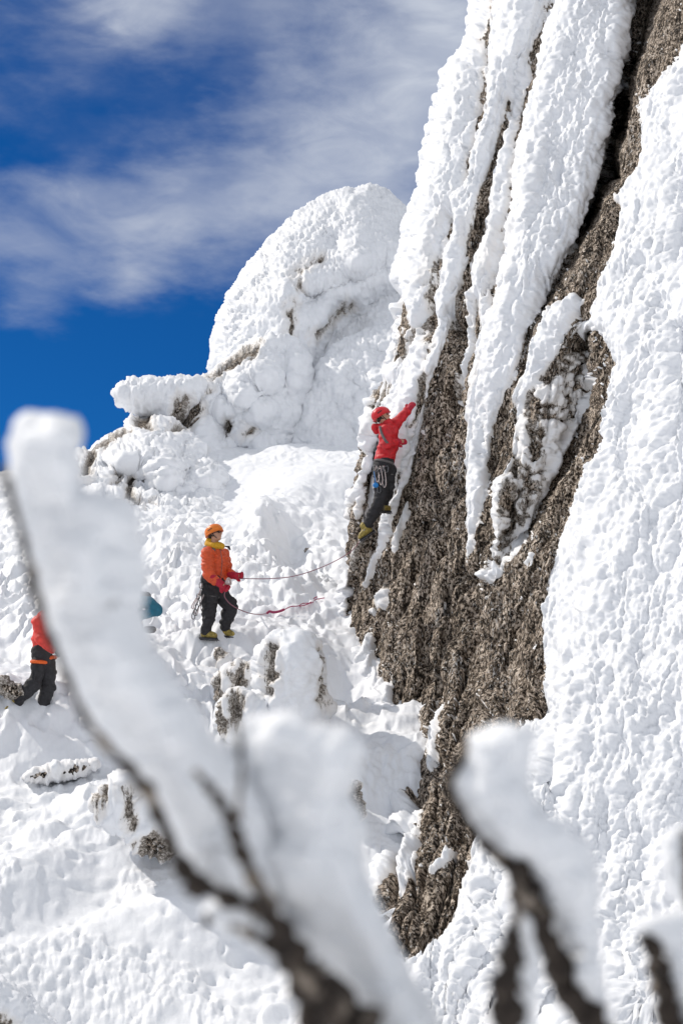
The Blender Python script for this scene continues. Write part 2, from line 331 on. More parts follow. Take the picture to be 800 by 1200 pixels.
def ground_feat(P, px, py):
    vis = S((P[..., 1]-10)/1.5)*S((45-P[..., 1])/6)
    h = .10*fbm(P/np.array([1.7, 1.7, 1.7]), 4, 5)+.16*vnoise(P/np.array([1.3, 1.9, 1.5]), 8)+.28*vnoise(P/3.6, 9)*.5
    # terrace at the left with its face turned to the camera
    xm = S((275-px)/130)
    edge = 905+8*np.sin(px/38)+ (px-100)*-.02
    h += .36*S((edge-py)/38)*S((py-700)/130)*xm
    h += .20*S((958+.15*(px-430)-py)/26)*S((py-870)/60)*S((px-370)/25)
    h += .26*gauss(px, py, 140, 812, 70, 26, -12) - .22*gauss(px, py, 35, 802, 46, 22, 20)
    h += .45*gauss(px, py, 350, 600, 60, 26, -15) + .35*gauss(px, py, 200, 640, 60, 26, 20)
    h += .55*gauss(px, py, 305, 640, 22, 26, 20) - .25*gauss(px, py, 340, 655, 24, 16, -30)
    h += .25*gauss(px, py, 250, 770, 60, 12, 0) - .55*gauss(px, py, 402, 800, 30, 24, 0)+.3*gauss(px, py, 330, 700, 40, 10, -10)
    h -= .12*gauss(px, py, 60, 1075, 120, 22, -18); h += .20*gauss(px, py, 240, 1070, 110, 55, -8)
    h += .16*gauss(px, py, 40, 1030, 60, 26, -20) + .2*gauss(px, py, 120, 960, 60, 22, 10)+.14*gauss(px, py, 345, 838, 60, 14)
    h -= .25*gauss(px, py, 130, 1190, 90, 20, 10)
    h += .5*gauss(px, py, 0, 590, 60, 22)
    # step cut by trampling and rough lumps by zone
    rough = .38+1.0*gauss(px, py, 170, 690, 120, 90)+.8*gauss(px, py, 330, 680, 80, 50)+.9*gauss(px, py, 300, 850, 160, 45)+.5*gauss(px, py, 60, 980, 120, 40)+.7*gauss(px, py, 20, 700, 50, 70)
    rough -= .35*gauss(px, py, 330, 570, 110, 26)+.2*gauss(px, py, 420, 860, 40, 40)
    rough = rough-.24*S((py-930)/50)+.3*gauss(px, py, 330, 1180, 60, 30)
    rough = np.clip(rough+.45*gauss(px, py, 60, 860, 160, 22), .15, 1.3)
    q = P*np.array([1., .75, 1.])
    h += rough*(.075*lumps(q, .60, 31)+.060*lumps(q, .27, 33)+.038*lumps(q, .13, 35)+.018*lumps(q, .065, 36))+rough*.05*fbm(P/.22, 4, 37)
    h += rough*.22*np.maximum(0, fbm(P/.8, 4, 41))
    tz = fbm(P/.9, 3, 43)*2.2; h += rough*.16*((np.floor(tz)+S((tz-np.floor(tz)-.55)/.3))-tz)
    # small clusters of knobs in the smooth lower snow
    cl_ = S((fbm(P/1.0, 4, 51)+.05)*3.5)*S((py-880)/60)
    h += cl_*.045*np.clip(lumps(P, .10, 53, .3)-.25, 0, 1)+.022*cl_*np.clip(lumps(P, .055, 55), 0, 1)+.03*fbm(P/.6, 4, 58)*S((py-860)/60)
    h += .006*fbm(P/.10, 3, 57)*S((py-500)/60)
    # foot holes and dents
    for (cx, cy, s_, dp) in [(279, 1126, 6, .16), (249, 1144, 5, .12), (318, 707, 9, .2), (332, 703, 4, .12), (352, 622, 6, .12), (368, 598, 5, .1), (300, 592, 6, .1), (385, 578, 6, .08), (330, 590, 5, .1), (410, 690, 6, .1), (300, 1105, 5, .08), (340, 640, 6, .14), (383, 664, 12, .14), (295, 735, 7, .12), (225, 735, 8, .15), (375, 705, 8, .1)]:
        h -= dp*gauss(px, py, cx, cy, s_*1.3, s_*.8)
    for k in range(46):
        t = k/46; cx = 60+random.random()*340; cy = 1170-random.random()*200
        h -= .045*gauss(px, py, cx, cy, 4+3*random.random(), 2.5+1.5*random.random())
    return h*vis
def polar_ground():
    az = np.r_[np.linspace(-180, -60, 17)[:-1], np.linspace(-60, -16, 45)[:-1], np.arange(-16, 4.5, .042), np.linspace(4.5, 20, 60)[1:], np.linspace(20, 60, 30)[1:], np.linspace(60, 180, 17)[1:]]
    r = np.r_[.3, np.linspace(.8, 11.2, 60), np.exp(np.arange(math.log(11.25), math.log(39), .0021)), np.exp(np.linspace(math.log(39.2), math.log(6000), 120))]
    A, RR = np.meshgrid(R(1)*az, r); x = RR*np.sin(A); y = RR*np.cos(A); z = ground_base(x, y)
    P = np.stack([x, y, z], -1); px, py = proj(P); P[..., 2] += ground_feat(P, px, py)
    # rime growing sideways: push along the normal so lumps bulge
    return P
GP = polar_ground()
g = grid_mesh('snow_slope', [(GP, None, True)], M['snow']); g['kind'] = 'structure'; g['label'] = 'open snow slope with lumps and foot holes below the cliff'; g['category'] = 'snow'
from mathutils.bvhtree import BVHTree
_xs = GP[60:-110:3, 40:-40:3]; _h0, _w0 = _xs.shape[:2]; _id = np.arange(_h0*_w0).reshape(_h0, _w0)
_q = np.stack([_id[:-1, :-1], _id[1:, :-1], _id[1:, 1:], _id[:-1, 1:]], -1).reshape(-1, 4)
GB = BVHTree.FromPolygons([Vector(v) for v in _xs.reshape(-1, 3).tolist()], _q.tolist())
def hit(px, py):
    """depth at which the ray through a point of the picture meets the snow"""
    d = V(px, py, 1.); h = GB.ray_cast(Vector((0, 0, 0)), d.normalized())
    return (h[0].dot(Vector(FWD.tolist()))) if h[0] else 20.

# ------------------------------------------------------------------ the cliff
Ltab = [(-420,640),(-200,605),(-60,570),(0,556),(45,549),(60,545),(82,524),(100,519),(130,514),(165,503),(200,497),(245,489),(270,479),(330,468),(400,457),(450,440),(500,424),(560,415),(610,411),(675,399),(725,401),(752,404),(772,416),(800,428),(825,440),(860,455),(900,462),(935,466),(952,474),(990,458),(1050,433),(1062,433),(1085,446),(1105,452),(1125,440),(1150,415),(1200,375),(1330,280)]
Rtab = [(-420,850),(-100,760),(0,742),(50,735),(95,726),(150,716),(200,703),(250,688),(300,664),(345,640),(385,620),(425,610),(460,592),(515,575),(580,570),(640,559),(670,553),(900,540),(1330,540)]
Btab = [(-420,700),(-100,655),(0,646),(30,636),(75,622),(125,613),(190,603),(250,593),(320,583),(358,578),(500,560),(1330,520)]
cp = [(556,0,27),(640,0,25),(742,0,23.2),(800,0,21.5),(980,0,19),(560,-400,34),(850,-400,30),(520,130,25.5),(600,150,24),(700,200,21.8),(800,200,19.8),(478,300,24),(560,300,22.8),(640,300,21.3),(800,350,17.9),(980,350,16),
      (440,450,22.8),(500,470,22),(560,470,21),(640,470,19.8),(720,450,18.3),(800,600,15.8),(415,560,22.4),(470,600,21.6),(550,620,19.6),(640,640,17.8),(399,690,22.6),(440,700,21.9),(500,720,19.9),(560,760,18.3),(640,800,16.2),(800,800,14.2),(980,700,13.5),
      (405,760,21.6),(445,830,19.6),(470,900,18.),(520,900,17.0),(600,900,15.6),(460,1000,16.3),(433,1056,15.2),(480,1060,14.8),(540,1040,14.6),(700,1000,13.6),(440,1125,13.9),(480,1125,13.7),(560,1130,13.2),(800,1000,12.6),
      (400,1200,12.8),(500,1200,12.4),(650,1200,11.6),(800,1200,11.),(980,1200,10),(600,1330,10.6),(900,1330,9.2),(300,1330,11.5)]
cliff_t = TPS([(a, b) for a, b, c in cp], [c for a, b, c in cp], 3e-3)
rocks = [
  streak([(574,-60,4),(574,0,4),(570,30,3),(567,60,5),(563,95,4),(559,135,6),(554,160,3),(549,180,5),(543,215,2),(541,222,1)]),
  streak([(652,-80,8),(645,0,7),(637,25,5),(630,45,8),(621,75,9),(616,100,11),(612,125,10),(607,150,7),(602,180,5),(597,210,5),(593,250,7),(588,285,6),(584,320,9),(580,345,8),(578,360,2)]),
  streak([(595,118,2),(588,150,5),(580,185,8),(572,210,10),(566,230,15),(563,255,17),(557,280,17),(551,300,12),(547,320,10),(543,345,14),(538,375,18),(531,400,20),(524,425,26),(517,450,30),(514,480,36),(516,500,42),(512,560,50),(500,640,80)]),
  streak([(559,352,3),(556,380,10),(549,415,17),(543,445,22),(535,480,26),(530,520,26)]),
  streak([(526,252,3),(523,272,5),(517,295,4),(511,325,7),(505,350,12),(502,380,13),(503,400,9),(500,425,5),(496,450,3)]),
  # black corner and the rock band right of it
  [(745,-200),(742,0),(738,50),(727,100),(716,150),(703,200),(688,250),(664,300),(640,345),(620,385),(610,425),(592,460),(575,515),(570,580),(559,640),(548,672),(572,668),(578,610),(580,582),(593,540),(605,492),(602,467),(614,447),(624,400),(640,368),(672,345),(684,350),(668,372),(655,405),(640,432),(655,415),(683,378),(700,352),(712,315),(722,290),(728,245),(718,230),(745,200),(752,180),(748,150),(752,118),(778,92),(800,50),(850,-60),(900,-200)],
  # right hand rock of the basin and the great lower face
  [(684,388),(706,388),(712,408),(728,424),(722,448),(712,490),(702,540),(682,578),(660,622),(642,680),(634,735),(641,790),(636,838),(612,852),(600,900),(575,960),(552,992),(548,1030),(531,1080),(512,1104),(480,1122),(466,1106),(450,1085),(434,1056),(452,1025),(470,988),(493,945),(486,944),(473,925),(477,880),(470,858),(461,822),(457,800),(451,782),(448,812),(445,828),(442,800),(439,770),(434,742),(428,744),(422,758),(414,748),(409,752),(404,730),(407,700),(412,672),(426,640),(440,600),(450,585),(455,620),(470,575),(480,540),(494,505),(540,505),(546,560),(549,640),(553,668),(572,690),(590,668),(608,640),(630,592),(652,545),(672,512),(690,470),(692,430)],
  streak([(478,540,5),(470,565,9),(462,600,10),(452,640,16),(440,680,18)]),
  streak([(418,508,3),(420,530,8),(416,560,7),(413,572,3)]),
  streak([(417,590,3),(412,625,14),(405,655,12),(402,680,5)]),
  streak([(468,345,4),(474,360,14),(475,390,16),(470,415,8),(462,425,3)]),
  streak([(463,372,2),(452,410,2.5),(443,450,2.5),(436,480,3)]), streak([(500,440,2),(490,470,3),(486,500,2)]),
  streak([(455,450,1),(449,470,2.5),(446,500,2.5),(440,530,3),(432,560,2),(425,600,2.5),(418,640,2)])]
snows = [
  [(494,470),(482,500),(472,545),(458,585),(444,625),(430,665),(424,690),(431,688),(442,660),(455,625),(468,590),(478,560),(489,520),(500,478)],
  [(476,588),(463,620),(456,642),(462,650),(470,630),(477,600)],
  [(446,684),(438,702),(441,714),(452,712),(453,690)],
  [(546,470),(545,500),(543,545),(548,600),(550,655),(556,640),(567,590),(570,540),(573,500),(580,470)],
  [(545,372),(536,420),(532,470),(537,462),(544,420),(551,380)],
  [(521,826),(511,836),(501,862),(499,900),(505,905),(512,880),(520,850)],
  [(490,948),(474,985),(461,1020),(462,1042),(474,1038),(486,1010),(489,975)],
  [(532,990),(520,1002),(505,1022),(500,1033),(510,1028),(530,1004)],
  [(617,644),(611,660),(616,664),(626,648)], [(570,690),(562,702),(568,704),(576,694)],[(622,622),(618,632),(626,630)]]
basin = [(676,392),(690,400),(691,455),(672,505),(650,535),(628,590),(606,640),(585,668),(576,655),(584,600),(598,545),(610,500),(622,460),(645,425)]
basin_white = [[(691,470),(674,508),(653,540),(631,590),(608,640),(602,645),(626,592),(648,538),(670,504)]]
def build_cliff():
    wf = np.r_[np.arange(0, 8, .8), np.arange(8, 418, 1.25), 418+np.cumsum(np.linspace(3, 26, 34))]
    wb = np.linspace(14, .6, 14)
    ys = np.r_[np.linspace(-420, -12, 50), np.arange(-10, 1212, 1.25), np.linspace(1214, 1330, 24)]
    nb = len(wb); Wp, Y = np.meshgrid(np.r_[-wb, wf], ys)
    L = interp(Y, Ltab)+2.2*vnoise(np.stack([Y/9, 0*Y, 0*Y], -1), 61)*S((Y+50)/40)+1.2*vnoise(np.stack([Y/3.5, 0*Y, 0*Y], -1), 62)
    Wc = np.maximum(Wp, 0); X = L+Wc; RK = interp(Y, Rtab); B = interp(Y, Btab)
    D = cliff_t(X, Y)
    sx_ = np.clip((X-interp(Y, [(0, 740), (350, 680), (700, 620), (900, 560), (1200, 440)])+60)/460, 0, 1.6); D = D+1.35*sx_**1.4*np.clip((1330-Y)/300, .25, 1)
    D = D-.50*S((Y-860)/140)*S((700-X)/220)*S((1330-Y)/300)
    # rounding at the left silhouette
    Re = interp(Y, [(0, 34), (600, 20), (760, 14), (1000, 16), (1200, 6)]); e = np.clip(1-Wc/Re, 0, 1); rd = interp(Y, [(0, 1.5), (600, .9), (800, .5), (950, .25), (1200, .1)])
    D = D + rd*(1-np.sqrt(1-e*e+1e-9))
    # the rib, the corner and the slab beyond
    t = (X-B)/(RK-B); fade = S((470-Y)/170)
    rib = np.interp(t, [-.5, 0, .12, .28, .42, .8, 1.0, 1.02, 1.15, 1.6, 2.4], [0, .05, -.30, -.42, -.30, .05, .38, .75, -.15, -.15, 0])
    D = D + rib*fade
    slot = np.exp(-((X-(RK+interp(Y, [(0, 13), (60, 9), (110, 4), (300, 2)])))/interp(Y, [(0, 13), (60, 9), (110, 4), (250, 3.2), (300, 1.5)]))**2)*S((300-Y)/60)
    D = D+2.6*slot
    # broad flutes parallel to the flow lines
    q = (X-interp(Y, Ltab))/(RK-interp(Y, Ltab))
    fl = np.sin(q*17+.6*np.sin(Y/120))*.10+np.sin(q*31+1.3+.8*np.sin(Y/80))*.05
    D = D+fl*S((.55-q)/.15)*S((640-Y)/120)
    D = D+.22*vnoise(np.stack([X/75+Y/300, Y/190, 0*X], -1), 71)*S((X-600)/80)+.10*vnoise(np.stack([X/34, Y/70, 0*X], -1), 72)
    sb = sdist(X, Y, basin); sbw = np.maximum(sdist(X, Y, basin_white[0]), -30)
    xl = interp(Y, [(385,672),(430,650),(470,640),(500,628),(540,612),(580,600),(620,592),(660,578)]); xr = interp(Y, [(385,692),(470,690),(500,681),(540,665),(580,642),(620,622),(660,592)])
    tb = (X-xl)/(xr-xl); D = D+np.interp(tb, [-.15, 0, .9, 1.0, 1.12], [0, .12, 1.0, .9, 0])*S((Y-375)/30)*S((672-Y)/50)
    D = D+(.20*vnoise(np.stack([(X+.10*Y)/13, Y/190, 0*X], -1), 75)+.16*np.abs(vnoise(np.stack([(X+.12*Y)/24, Y/260, 0*X], -1), 76))*2)*S((Y-420)/120)*S((640-X)/60)*S((930-Y)/90)+.14*vnoise(np.stack([X/20+Y/60, Y/50, 0*X], -1), 77)*S((X-520)/60)*S((Y-500)/100)*S((680-X)/20)
    P = at(X, Y, D)
    # hidden side running back from the edge
    back = np.maximum(-Wp, 0); P = P+back[..., None]*np.array([.12, .42, -.02])
    RF = rockfield(X, Y, rocks, snows)
    nflow = np.stack([(X+.27*Y)/3.4, Y/17, 0*X], -1); nf2 = np.stack([(X+.27*Y)/9., Y/30, 0*X+3], -1)
    edge_n = 3.2*fbm(nflow, 3, 81)+3.0*fbm(nf2, 2, 84)+2.2*fbm(np.stack([X/2.6, Y/4.2, 0*X], -1), 2, 86)
    rough_edge = 1.2+1.2*S((RF+30)/30)
    # little tongues of frost within the wide rock faces
    T = -RF + np.where(RF > -8, edge_n*np.clip(.45+.12*np.abs(RF), .45, 1.5), edge_n*.8)
    T = np.minimum(T+1.3*S((500-Y)/60)*S((6-RF)/3), 40)
    fr = fbm(np.stack([(X+.27*Y)/5, Y/16, 0*X+9], -1), 3, 88)
    fleck = fbm(np.stack([X/2.4, Y/5, 0*X+4], -1), 3, 89)
    T = np.where((RF > 3), T+np.clip(fr-.72, 0, 1)*18, T)
    T = np.where((RF > 0), np.maximum(T, np.minimum((fleck-.80+.12*S((24-RF)/24)+.14*vnoise(np.stack([X/40, Y/60, 0*X], -1), 90))*5, 1.1)), T)
    # frosted basin: nodules with dark rock between
    nod = lumps(at(X, Y, 20.), .115, 91, .5)
    bm = S((sb+3)/6)*(1-S((sbw+5)/6))
    T = T*(1-bm)+bm*(np.where(sb > 0, 1, 0))*(nod*8-3.0+5*vnoise(np.stack([X/14, Y/22, 0*X], -1), 93)-4*S((X-640)/40)*S((520-Y)/60))+bm*np.where(sb > 0, 0, 1)*T
    # speckles of bare rock through thin frost on the left flank
    thinf = S((fbm(np.stack([(X+.27*Y)/8, Y/45, 0*X+5], -1), 4, 95)-.05)*2.2)*S((Y-60)/150)*S((RK-X)/40)*S((760-Y)/100)
    Nn = normals(blurP(P, 14))
    groove = .05*np.exp(-(np.maximum(-RF, 0)/9)**2)*S((400-Y)/200)
    flowP = np.stack([(X+.27*Y)*.012, Y*.0035, 0*X], -1)
    rg = lambda sx, sy, sd_: 1-np.abs(vnoise(np.stack([(X+.27*Y)/sx+.6*vnoise(np.stack([X/30, Y/50, 0*X], -1), sd_+1), Y/sy, 0*X], -1), sd_))*2.2
    rg1 = np.maximum(rg(15, 150, 201), 0)**4; rg2 = np.maximum(rg(6.5, 60, 205), 0)**4
    hr = .05*fbm(flowP/np.array([.10, .10, 1]), 4, 101)+.025*fbm(P/.12, 4, 103)+.03*(lumps(P*np.array([1, 1, .55]), .22, 105)-.5)-groove-.15*rg1*(1+.6*S((580-X)/50))-.06*rg2+.06*fbm(P/.7, 3, 107)
    front = (Wp >= 0)
    Pr = P+Nn*hr[..., None]
    # rime layer over the rock
    slab = S((X-RK-30)/60)
    th = np.where(T > 0, .075*(1-np.exp(-np.maximum(T, 0)/8)), np.maximum(.02*T, -.10)-.004)
    on = S(T/8)
    Q = P*np.array([1., 1., .8])
    va = .80+.50*vnoise(P/1.1, 131)+.25*vnoise(P/.35, 132)
    big = lumps(Q, .42, 111)*.05+va*(lumps(Q, .150, 113)*.072+lumps(Q, .08, 115)*.030)+.06*fbm(P/.5, 4, 133)+.13*vnoise(P*np.array([1, 1, .6])/1.1, 136)-.07*np.maximum(0, 1-np.abs(vnoise(P*np.array([1, 1, .35])/1.2, 134))*7)*(.3+.7*S(vnoise(P/.8, 135)+.4))
    feather = lumps(P*np.array([1.2, 1., .6]), .17, 117)*.060+lumps(P*np.array([1.2, 1, .75]), .085, 119)*.036+.03*fbm(P/np.array([.12, .12, .3]), 3, 120)
    h = (big*1.0)*slab+(feather+.03*lumps(Q, .30, 118))*(1-slab)
    h = h+.05*fbm(P/.9, 3, 121)+.010*fbm(P/.045, 2, 123)
    Pi = P+Nn*(th+h*on*(.22+.78*S(T/22))+hr*(1-.75*S(T/16))+.02*S(T/2))[..., None]
    rockkeep = T < 9; icekeep = T > -4
    def fm(k): return k[:-1, :-1] | k[1:, :-1] | k[1:, 1:] | k[:-1, 1:]
    thin = np.clip(1-T/5, 0, 1)*.50*(1-.6*slab)+bm*.30+(.20+.16*S((Y-180)/200))*thinf*S((34-T)/30)*(1-slab)
    # rock pushed in a little under thick ice so it never pokes out
    Pr = Pr-Nn*(.05*S((T-2)/6))[..., None]
    root = grid_mesh('cliff', [(Pr, fm(rockkeep), False)], M['rock'])
    ice = grid_mesh('rime_ice', [(Pi, fm(icekeep), False)], M['rime'], [thin])
    ice.parent = root; root['kind'] = 'structure'
    root['label'] = 'steep granite cliff with dark streaks, plastered in white rime, filling the right side'; root['category'] = 'cliff'
    return P, L
CP, CL = build_cliff()
def cliff_depth(px, py): return float(cliff_t(px, py))

# ------------------------------------------------------------------ free-standing rimed rocks, crags and rime masses
def relief(outline, d, bulge, Rr, step=1.3, dfun=None, smooth=6, pad=2, edge_n=1.2, seed=0):
    o = np.array(outline, float); x0, y0 = o.min(0)-pad*step-4; x1, y1 = o.max(0)+pad*step+4
    X, Y = np.meshgrid(np.arange(x0, x1, step), np.arange(y0, y1, step))
    sd = sdist(X, Y, outline)+edge_n*fbm(np.stack([X/(6*edge_n+.1), Y/(6*edge_n+.1), 0*X+seed], -1), 3, seed+1)
    sb = blur(np.maximum(sd, 0), smooth)
    ins = sd > 0
    u = np.clip(np.where(ins, np.minimum(sb, sd*3), 0)/Rr, 0, 1); f = np.sqrt(1-(1-u)**2)
    f = blur(f, 2)*S(sd/2.5)
    gx, gy = np.gradient(sd, step, axis=1), np.gradient(sd, step, axis=0); gn = np.hypot(gx, gy)+1e-6
    near = np.clip(sd, -step*1.5, step*1.2); k = (np.abs(sd) < step*1.5)
    Xs = X-np.where(k, gx/gn*sd, 0)*.9; Ys = Y-np.where(k, gy/gn*sd, 0)*.9
    D = d(X, Y) if callable(d) else np.full(X.shape, float(d))
    extra = dfun(X, Y) if dfun else 0
    Pf = at(Xs, Ys, D-bulge*f+extra*f); Pb = at(Xs, Ys, D+bulge*f*.8)
    keep = ins | k
    fm = keep[:-1, :-1] & keep[1:, :-1] & keep[1:, 1:] & keep[:-1, 1:]
    return X, Y, sd, f, Pf, Pb, fm
def rimed_rock(name, outline, d, bulge, Rr, rocksp=(), snowsp=(), cell=.3, amp=.08, step=1.3, dfun=None, rmat='grey_rock', imat='far_rime', seed=0, th=.10, thinness=.5, edge_n=1.2, stretch=(1, 1, 1), tilt=.2, bias=3.0):
    X, Y, sd, f, Pf, Pb, fm = relief(outline, d, bulge, Rr, step, dfun, seed=seed, edge_n=edge_n)
    RF = rockfield(X, Y, list(rocksp), list(snowsp))
    en = fbm(np.stack([(X+tilt*Y)/4.5, Y/9, 0*X+seed], -1), 4, seed+5)
    T = -RF+5.0*en+bias
    Nn = normals(blurP(Pf, 3)); Nb = -normals(blurP(Pb, 3))
    Q = Pf*np.array(stretch); L3 = amp*(.9*lumps(Q, cell, seed+11)+.8*lumps(Q, cell*.5, seed+13)+.3*lumps(Q, cell*.28, seed+15)+.5*fbm(Q/(cell*.5), 3, seed+16))
    L3 = L3*(.75+.45*vnoise(Pf/(cell*7), seed+19))+amp*1.2*fbm(Pf/(cell*4), 3, seed+17)+amp*.7*fbm(Pf*np.array([2.2, 1, .8])/(cell*1.1), 4, seed+27)
    ice = np.where(T > 0, th*np.sqrt(np.clip(T, 0, 12)/12)+L3*S(T/8), .04*T*th*5)
    ice = np.maximum(ice, -.15)
    taper = S(sd/(3*step))
    hr = (.07*fbm(Pf*np.array([1.3, 1, .6])/.5, 4, seed+21)+.05*(lumps(Pf*np.array([1.4, 1, .6]), .4, seed+23)-.5))*min(1, amp*14)-.03*S(T/6)
    Pi = Pf+Nn*(ice*taper)[..., None]; Pr = Pf+Nn*(hr*taper-.02)[..., None]
    Pbi = Pb+Nb*((th+L3*.5)*taper)[..., None]
    def kf(k): return (k[:-1, :-1] | k[1:, :-1] | k[1:, 1:] | k[:-1, 1:]) & fm
    thin = np.clip(1-T/14, 0, 1)*thinness+0*T
    if rocksp:
        root = grid_mesh(name, [(Pr, kf(T < 10), False)], M[rmat])
        ic = grid_mesh('rime_ice', [(Pi, kf(T > -6), False), (Pbi, fm, True)], M[imat], [thin, thin*0]); ic.parent = root
    else:
        root = grid_mesh(name, [(Pi, fm, False), (Pbi, fm, True)], M[imat], [thin*0, thin*0])
    return root

def struct(o, label, cat): o['kind'] = 'structure'; o['label'] = label; o['category'] = cat; return o
# distant dome
dome = rimed_rock('rime_dome', [(247,430),(249,400),(256,372),(268,345),(285,318),(305,292),(328,268),(352,248),(378,231),(405,221),(430,217),(455,226),(480,248),(520,262),(560,330),(560,640),(420,640),(330,600),(262,560),(240,500)],
    lambda x, y: 44+(500-y)*.008+(x-350)*.004, 3.6, 120, [
     streak([(343,355,3),(341,368,9),(341,382,8),(338,400,4)]), streak([(352,330,2),(350,340,4)]),
     [(408,352),(392,366),(378,380),(362,395),(366,398),(384,384),(398,370),(412,356)],
     [(376,300),(362,310),(350,318),(345,326),(352,324),(366,316),(378,306)], streak([(346,425,2),(344,435,5),(340,452,2)])], cell=.15, amp=.065, seed=200, th=.10, step=1.25,
    stretch=(1.35, 1, .6), edge_n=2.2, thinness=.6,
    dfun=lambda x, y: 1.3*S((x-348-.25*(470-y))/18)*S((x-335)/20)*S((y-330-.35*(430-x))/26)-.7*gauss(x, y, 330, 350, 30, 60, 15)-.8*gauss(x, y, 440, 300, 40, 22, -25)+.5*gauss(x, y, 400, 335, 50, 14, -20)+.35*vnoise(np.stack([x/26, y/22, 0*x], -1), 4))
struct(dome, 'distant rounded rock dome wholly covered in scaly white rime', 'rock dome')
# slab with fine rime in front of the dome's foot
sl_ = rimed_rock('rime_slab', [(344,470),(360,440),(392,405),(430,385),(470,376),(500,372),(500,590),(420,600),(400,575),(360,552),(345,520),(338,490)],
    lambda x, y: 38.5+(560-y)*.018-(x-350)*.006, .7, 30, [], cell=.17, amp=.060, seed=230, th=.05, edge_n=1.5, dfun=lambda x, y: .25*vnoise(np.stack([x/30, y/30, 0*x], -1), 44)+.08*vnoise(np.stack([x/9, y/9, 0*x], -1), 45))
struct(sl_, 'pale evenly pitted rime slab between the dome and the cliff', 'rock slab')
# the block with the diagonal dark edge left of the dome
blk = rimed_rock('rime_block', [(204,560),(205,500),(212,470),(228,450),(248,436),(268,420),(290,404),(318,394),(345,402),(362,420),(366,452),(352,480),(345,510),(350,548),(330,580),(250,590)],
    lambda x, y: 40.+(x-280)*.004+(500-y)*.006, 2.0, 55, [
     [(308,403),(292,408),(272,420),(258,433),(243,444),(240,452),(256,444),(272,436),(290,427),(304,416)],
     [(212,470),(204,490),(208,512),(220,515),(228,500),(238,482),(236,468),(245,462),(232,458)], streak([(268,490,3),(272,498,8),(270,508,10),(264,514,4)]),
     streak([(238,535,5),(236,546,12),(233,552,8)]), streak([(262,536,5),(254,546,8),(246,551,3)]), streak([(258,552,2),(250,560,5)]), streak([(296,500,2),(293,508,5)])], cell=.18, amp=.085, seed=260, th=.13, edge_n=2.2, stretch=(1.1, 1, .9), tilt=.8,
    dfun=lambda x, y: .9*gauss(x, y, 262, 500, 26, 34, -20)+.9*gauss(x, y, 262, 545, 40, 10, -20)-.6*gauss(x, y, 240, 545, 20, 20)+.4*vnoise(np.stack([x/22, y/22, 0*x], -1), 14), thinness=.6)
struct(blk, 'rimed rock block with a diagonal dark edge, left of the dome', 'rock block')
prow = rimed_rock('rime_prow', [(134,460),(142,450),(158,445),(180,443),(200,444),(222,442),(240,446),(236,462),(226,480),(214,500),(196,498),(180,490),(163,486),(150,478),(140,470)],
    39.2, 1.0, 22, [[(160,488),(176,492),(196,500),(214,498),(208,512),(186,510),(168,500)], streak([(214,466,3),(210,480,8),(206,494,10)])], cell=.22, amp=.075, seed=290, th=.1, edge_n=1.6, thinness=.7)
struct(prow, 'snow-capped rock prow jutting out against the blue sky', 'rock prow')
rdg = rimed_rock('rime_ridge', [(20,560),(60,545),(92,532),(104,530),(122,518),(138,506),(158,492),(176,490),(200,494),(222,505),(240,540),(262,560),(268,600),(262,640),(230,690),(180,700),(100,690),(40,650)],
    lambda x, y: 37.2-(y-520)*.045, 2.6, 60, [
     [(104,548),(118,534),(136,524),(140,512),(126,516),(110,530),(98,552),(96,566),(106,560)], streak([(176,488,6),(168,498,14),(172,508,8)]), streak([(150,508,6),(142,516,10),(132,522,4)]), streak([(155,560,3),(150,575,7),(152,590,8),(156,600,3)]), streak([(140,558,6),(134,574,4)]), streak([(176,602,2),(174,616,6),(170,634,5)]),
     streak([(158,590,5),(160,600,2)]), streak([(208,506,10),(200,512,8)])], cell=.19, amp=.09, seed=320, th=.12, edge_n=2.5, stretch=(.8, 1, 1.6), thinness=.7, tilt=.7,
    dfun=lambda x, y: .7*vnoise(np.stack([x/24, y/12, 0*x], -1), 24)-.9*gauss(x, y, 215, 545, 34, 14, -10)-.6*gauss(x, y, 150, 545, 30, 20)+.5*gauss(x, y, 165, 580, 20, 30))
struct(rdg, 'lumpy rimed ridge below the prow with dark rock showing through', 'rock ridge')
# boulders in the snow
def boulder(outline, d, bulge, Rr, rk, label, seed, **k):
    d = d if d else hit(sum(p[0] for p in outline)/len(outline), max(p[1] for p in outline)-4)-bulge*.1
    o = rimed_rock('boulder', outline, d, bulge, Rr, rk, seed=seed, imat='rime', **{**dict(cell=.2, amp=.05, th=.07, thinness=.75, edge_n=1.5), **k}); tag(o, label, 'boulder', 'rimed boulders in the snow'); return o
boulder([(300,800),(310,768),(326,752),(342,745),(356,745),(368,756),(376,776),(378,802),(382,830),(372,850),(340,856),(310,848),(300,826),(303,806)], None, .75, 30, [streak([(328,764,2),(325,775,5),(322,795,7),(319,812,4)]), streak([(367,766,2),(371,780,5),(373,800,6),(370,822,4)])], 'large round rimed boulder with a black vertical crack, casting a shadow to its right', 400, th=.09)
boulder([(250,812),(254,795),(266,782),(280,776),(296,778),(308,790),(312,812),(300,826),(276,828),(258,826)], None, .45, 16, [[(252,812),(258,798),(262,800),(258,812),(268,818),(262,824)], [(282,782),(286,802),(280,806),(274,796)], streak([(284,784,5),(281,800,9),(277,806,4)])], 'low rimed boulder with a jagged dark left corner, left of the cracked boulder', 430, thinness=.9)
boulder([(256,838),(260,822),(272,814),(290,816),(304,826),(330,836),(334,852),(310,862),(276,862),(260,852)], None, .4, 14, [streak([(264,824,4),(263,838,6),(268,848,3)]), streak([(277,822,5),(278,836,7),(276,846,5)])], 'small rimed boulder with two black patches, just below the other boulders', 460, thinness=.9)
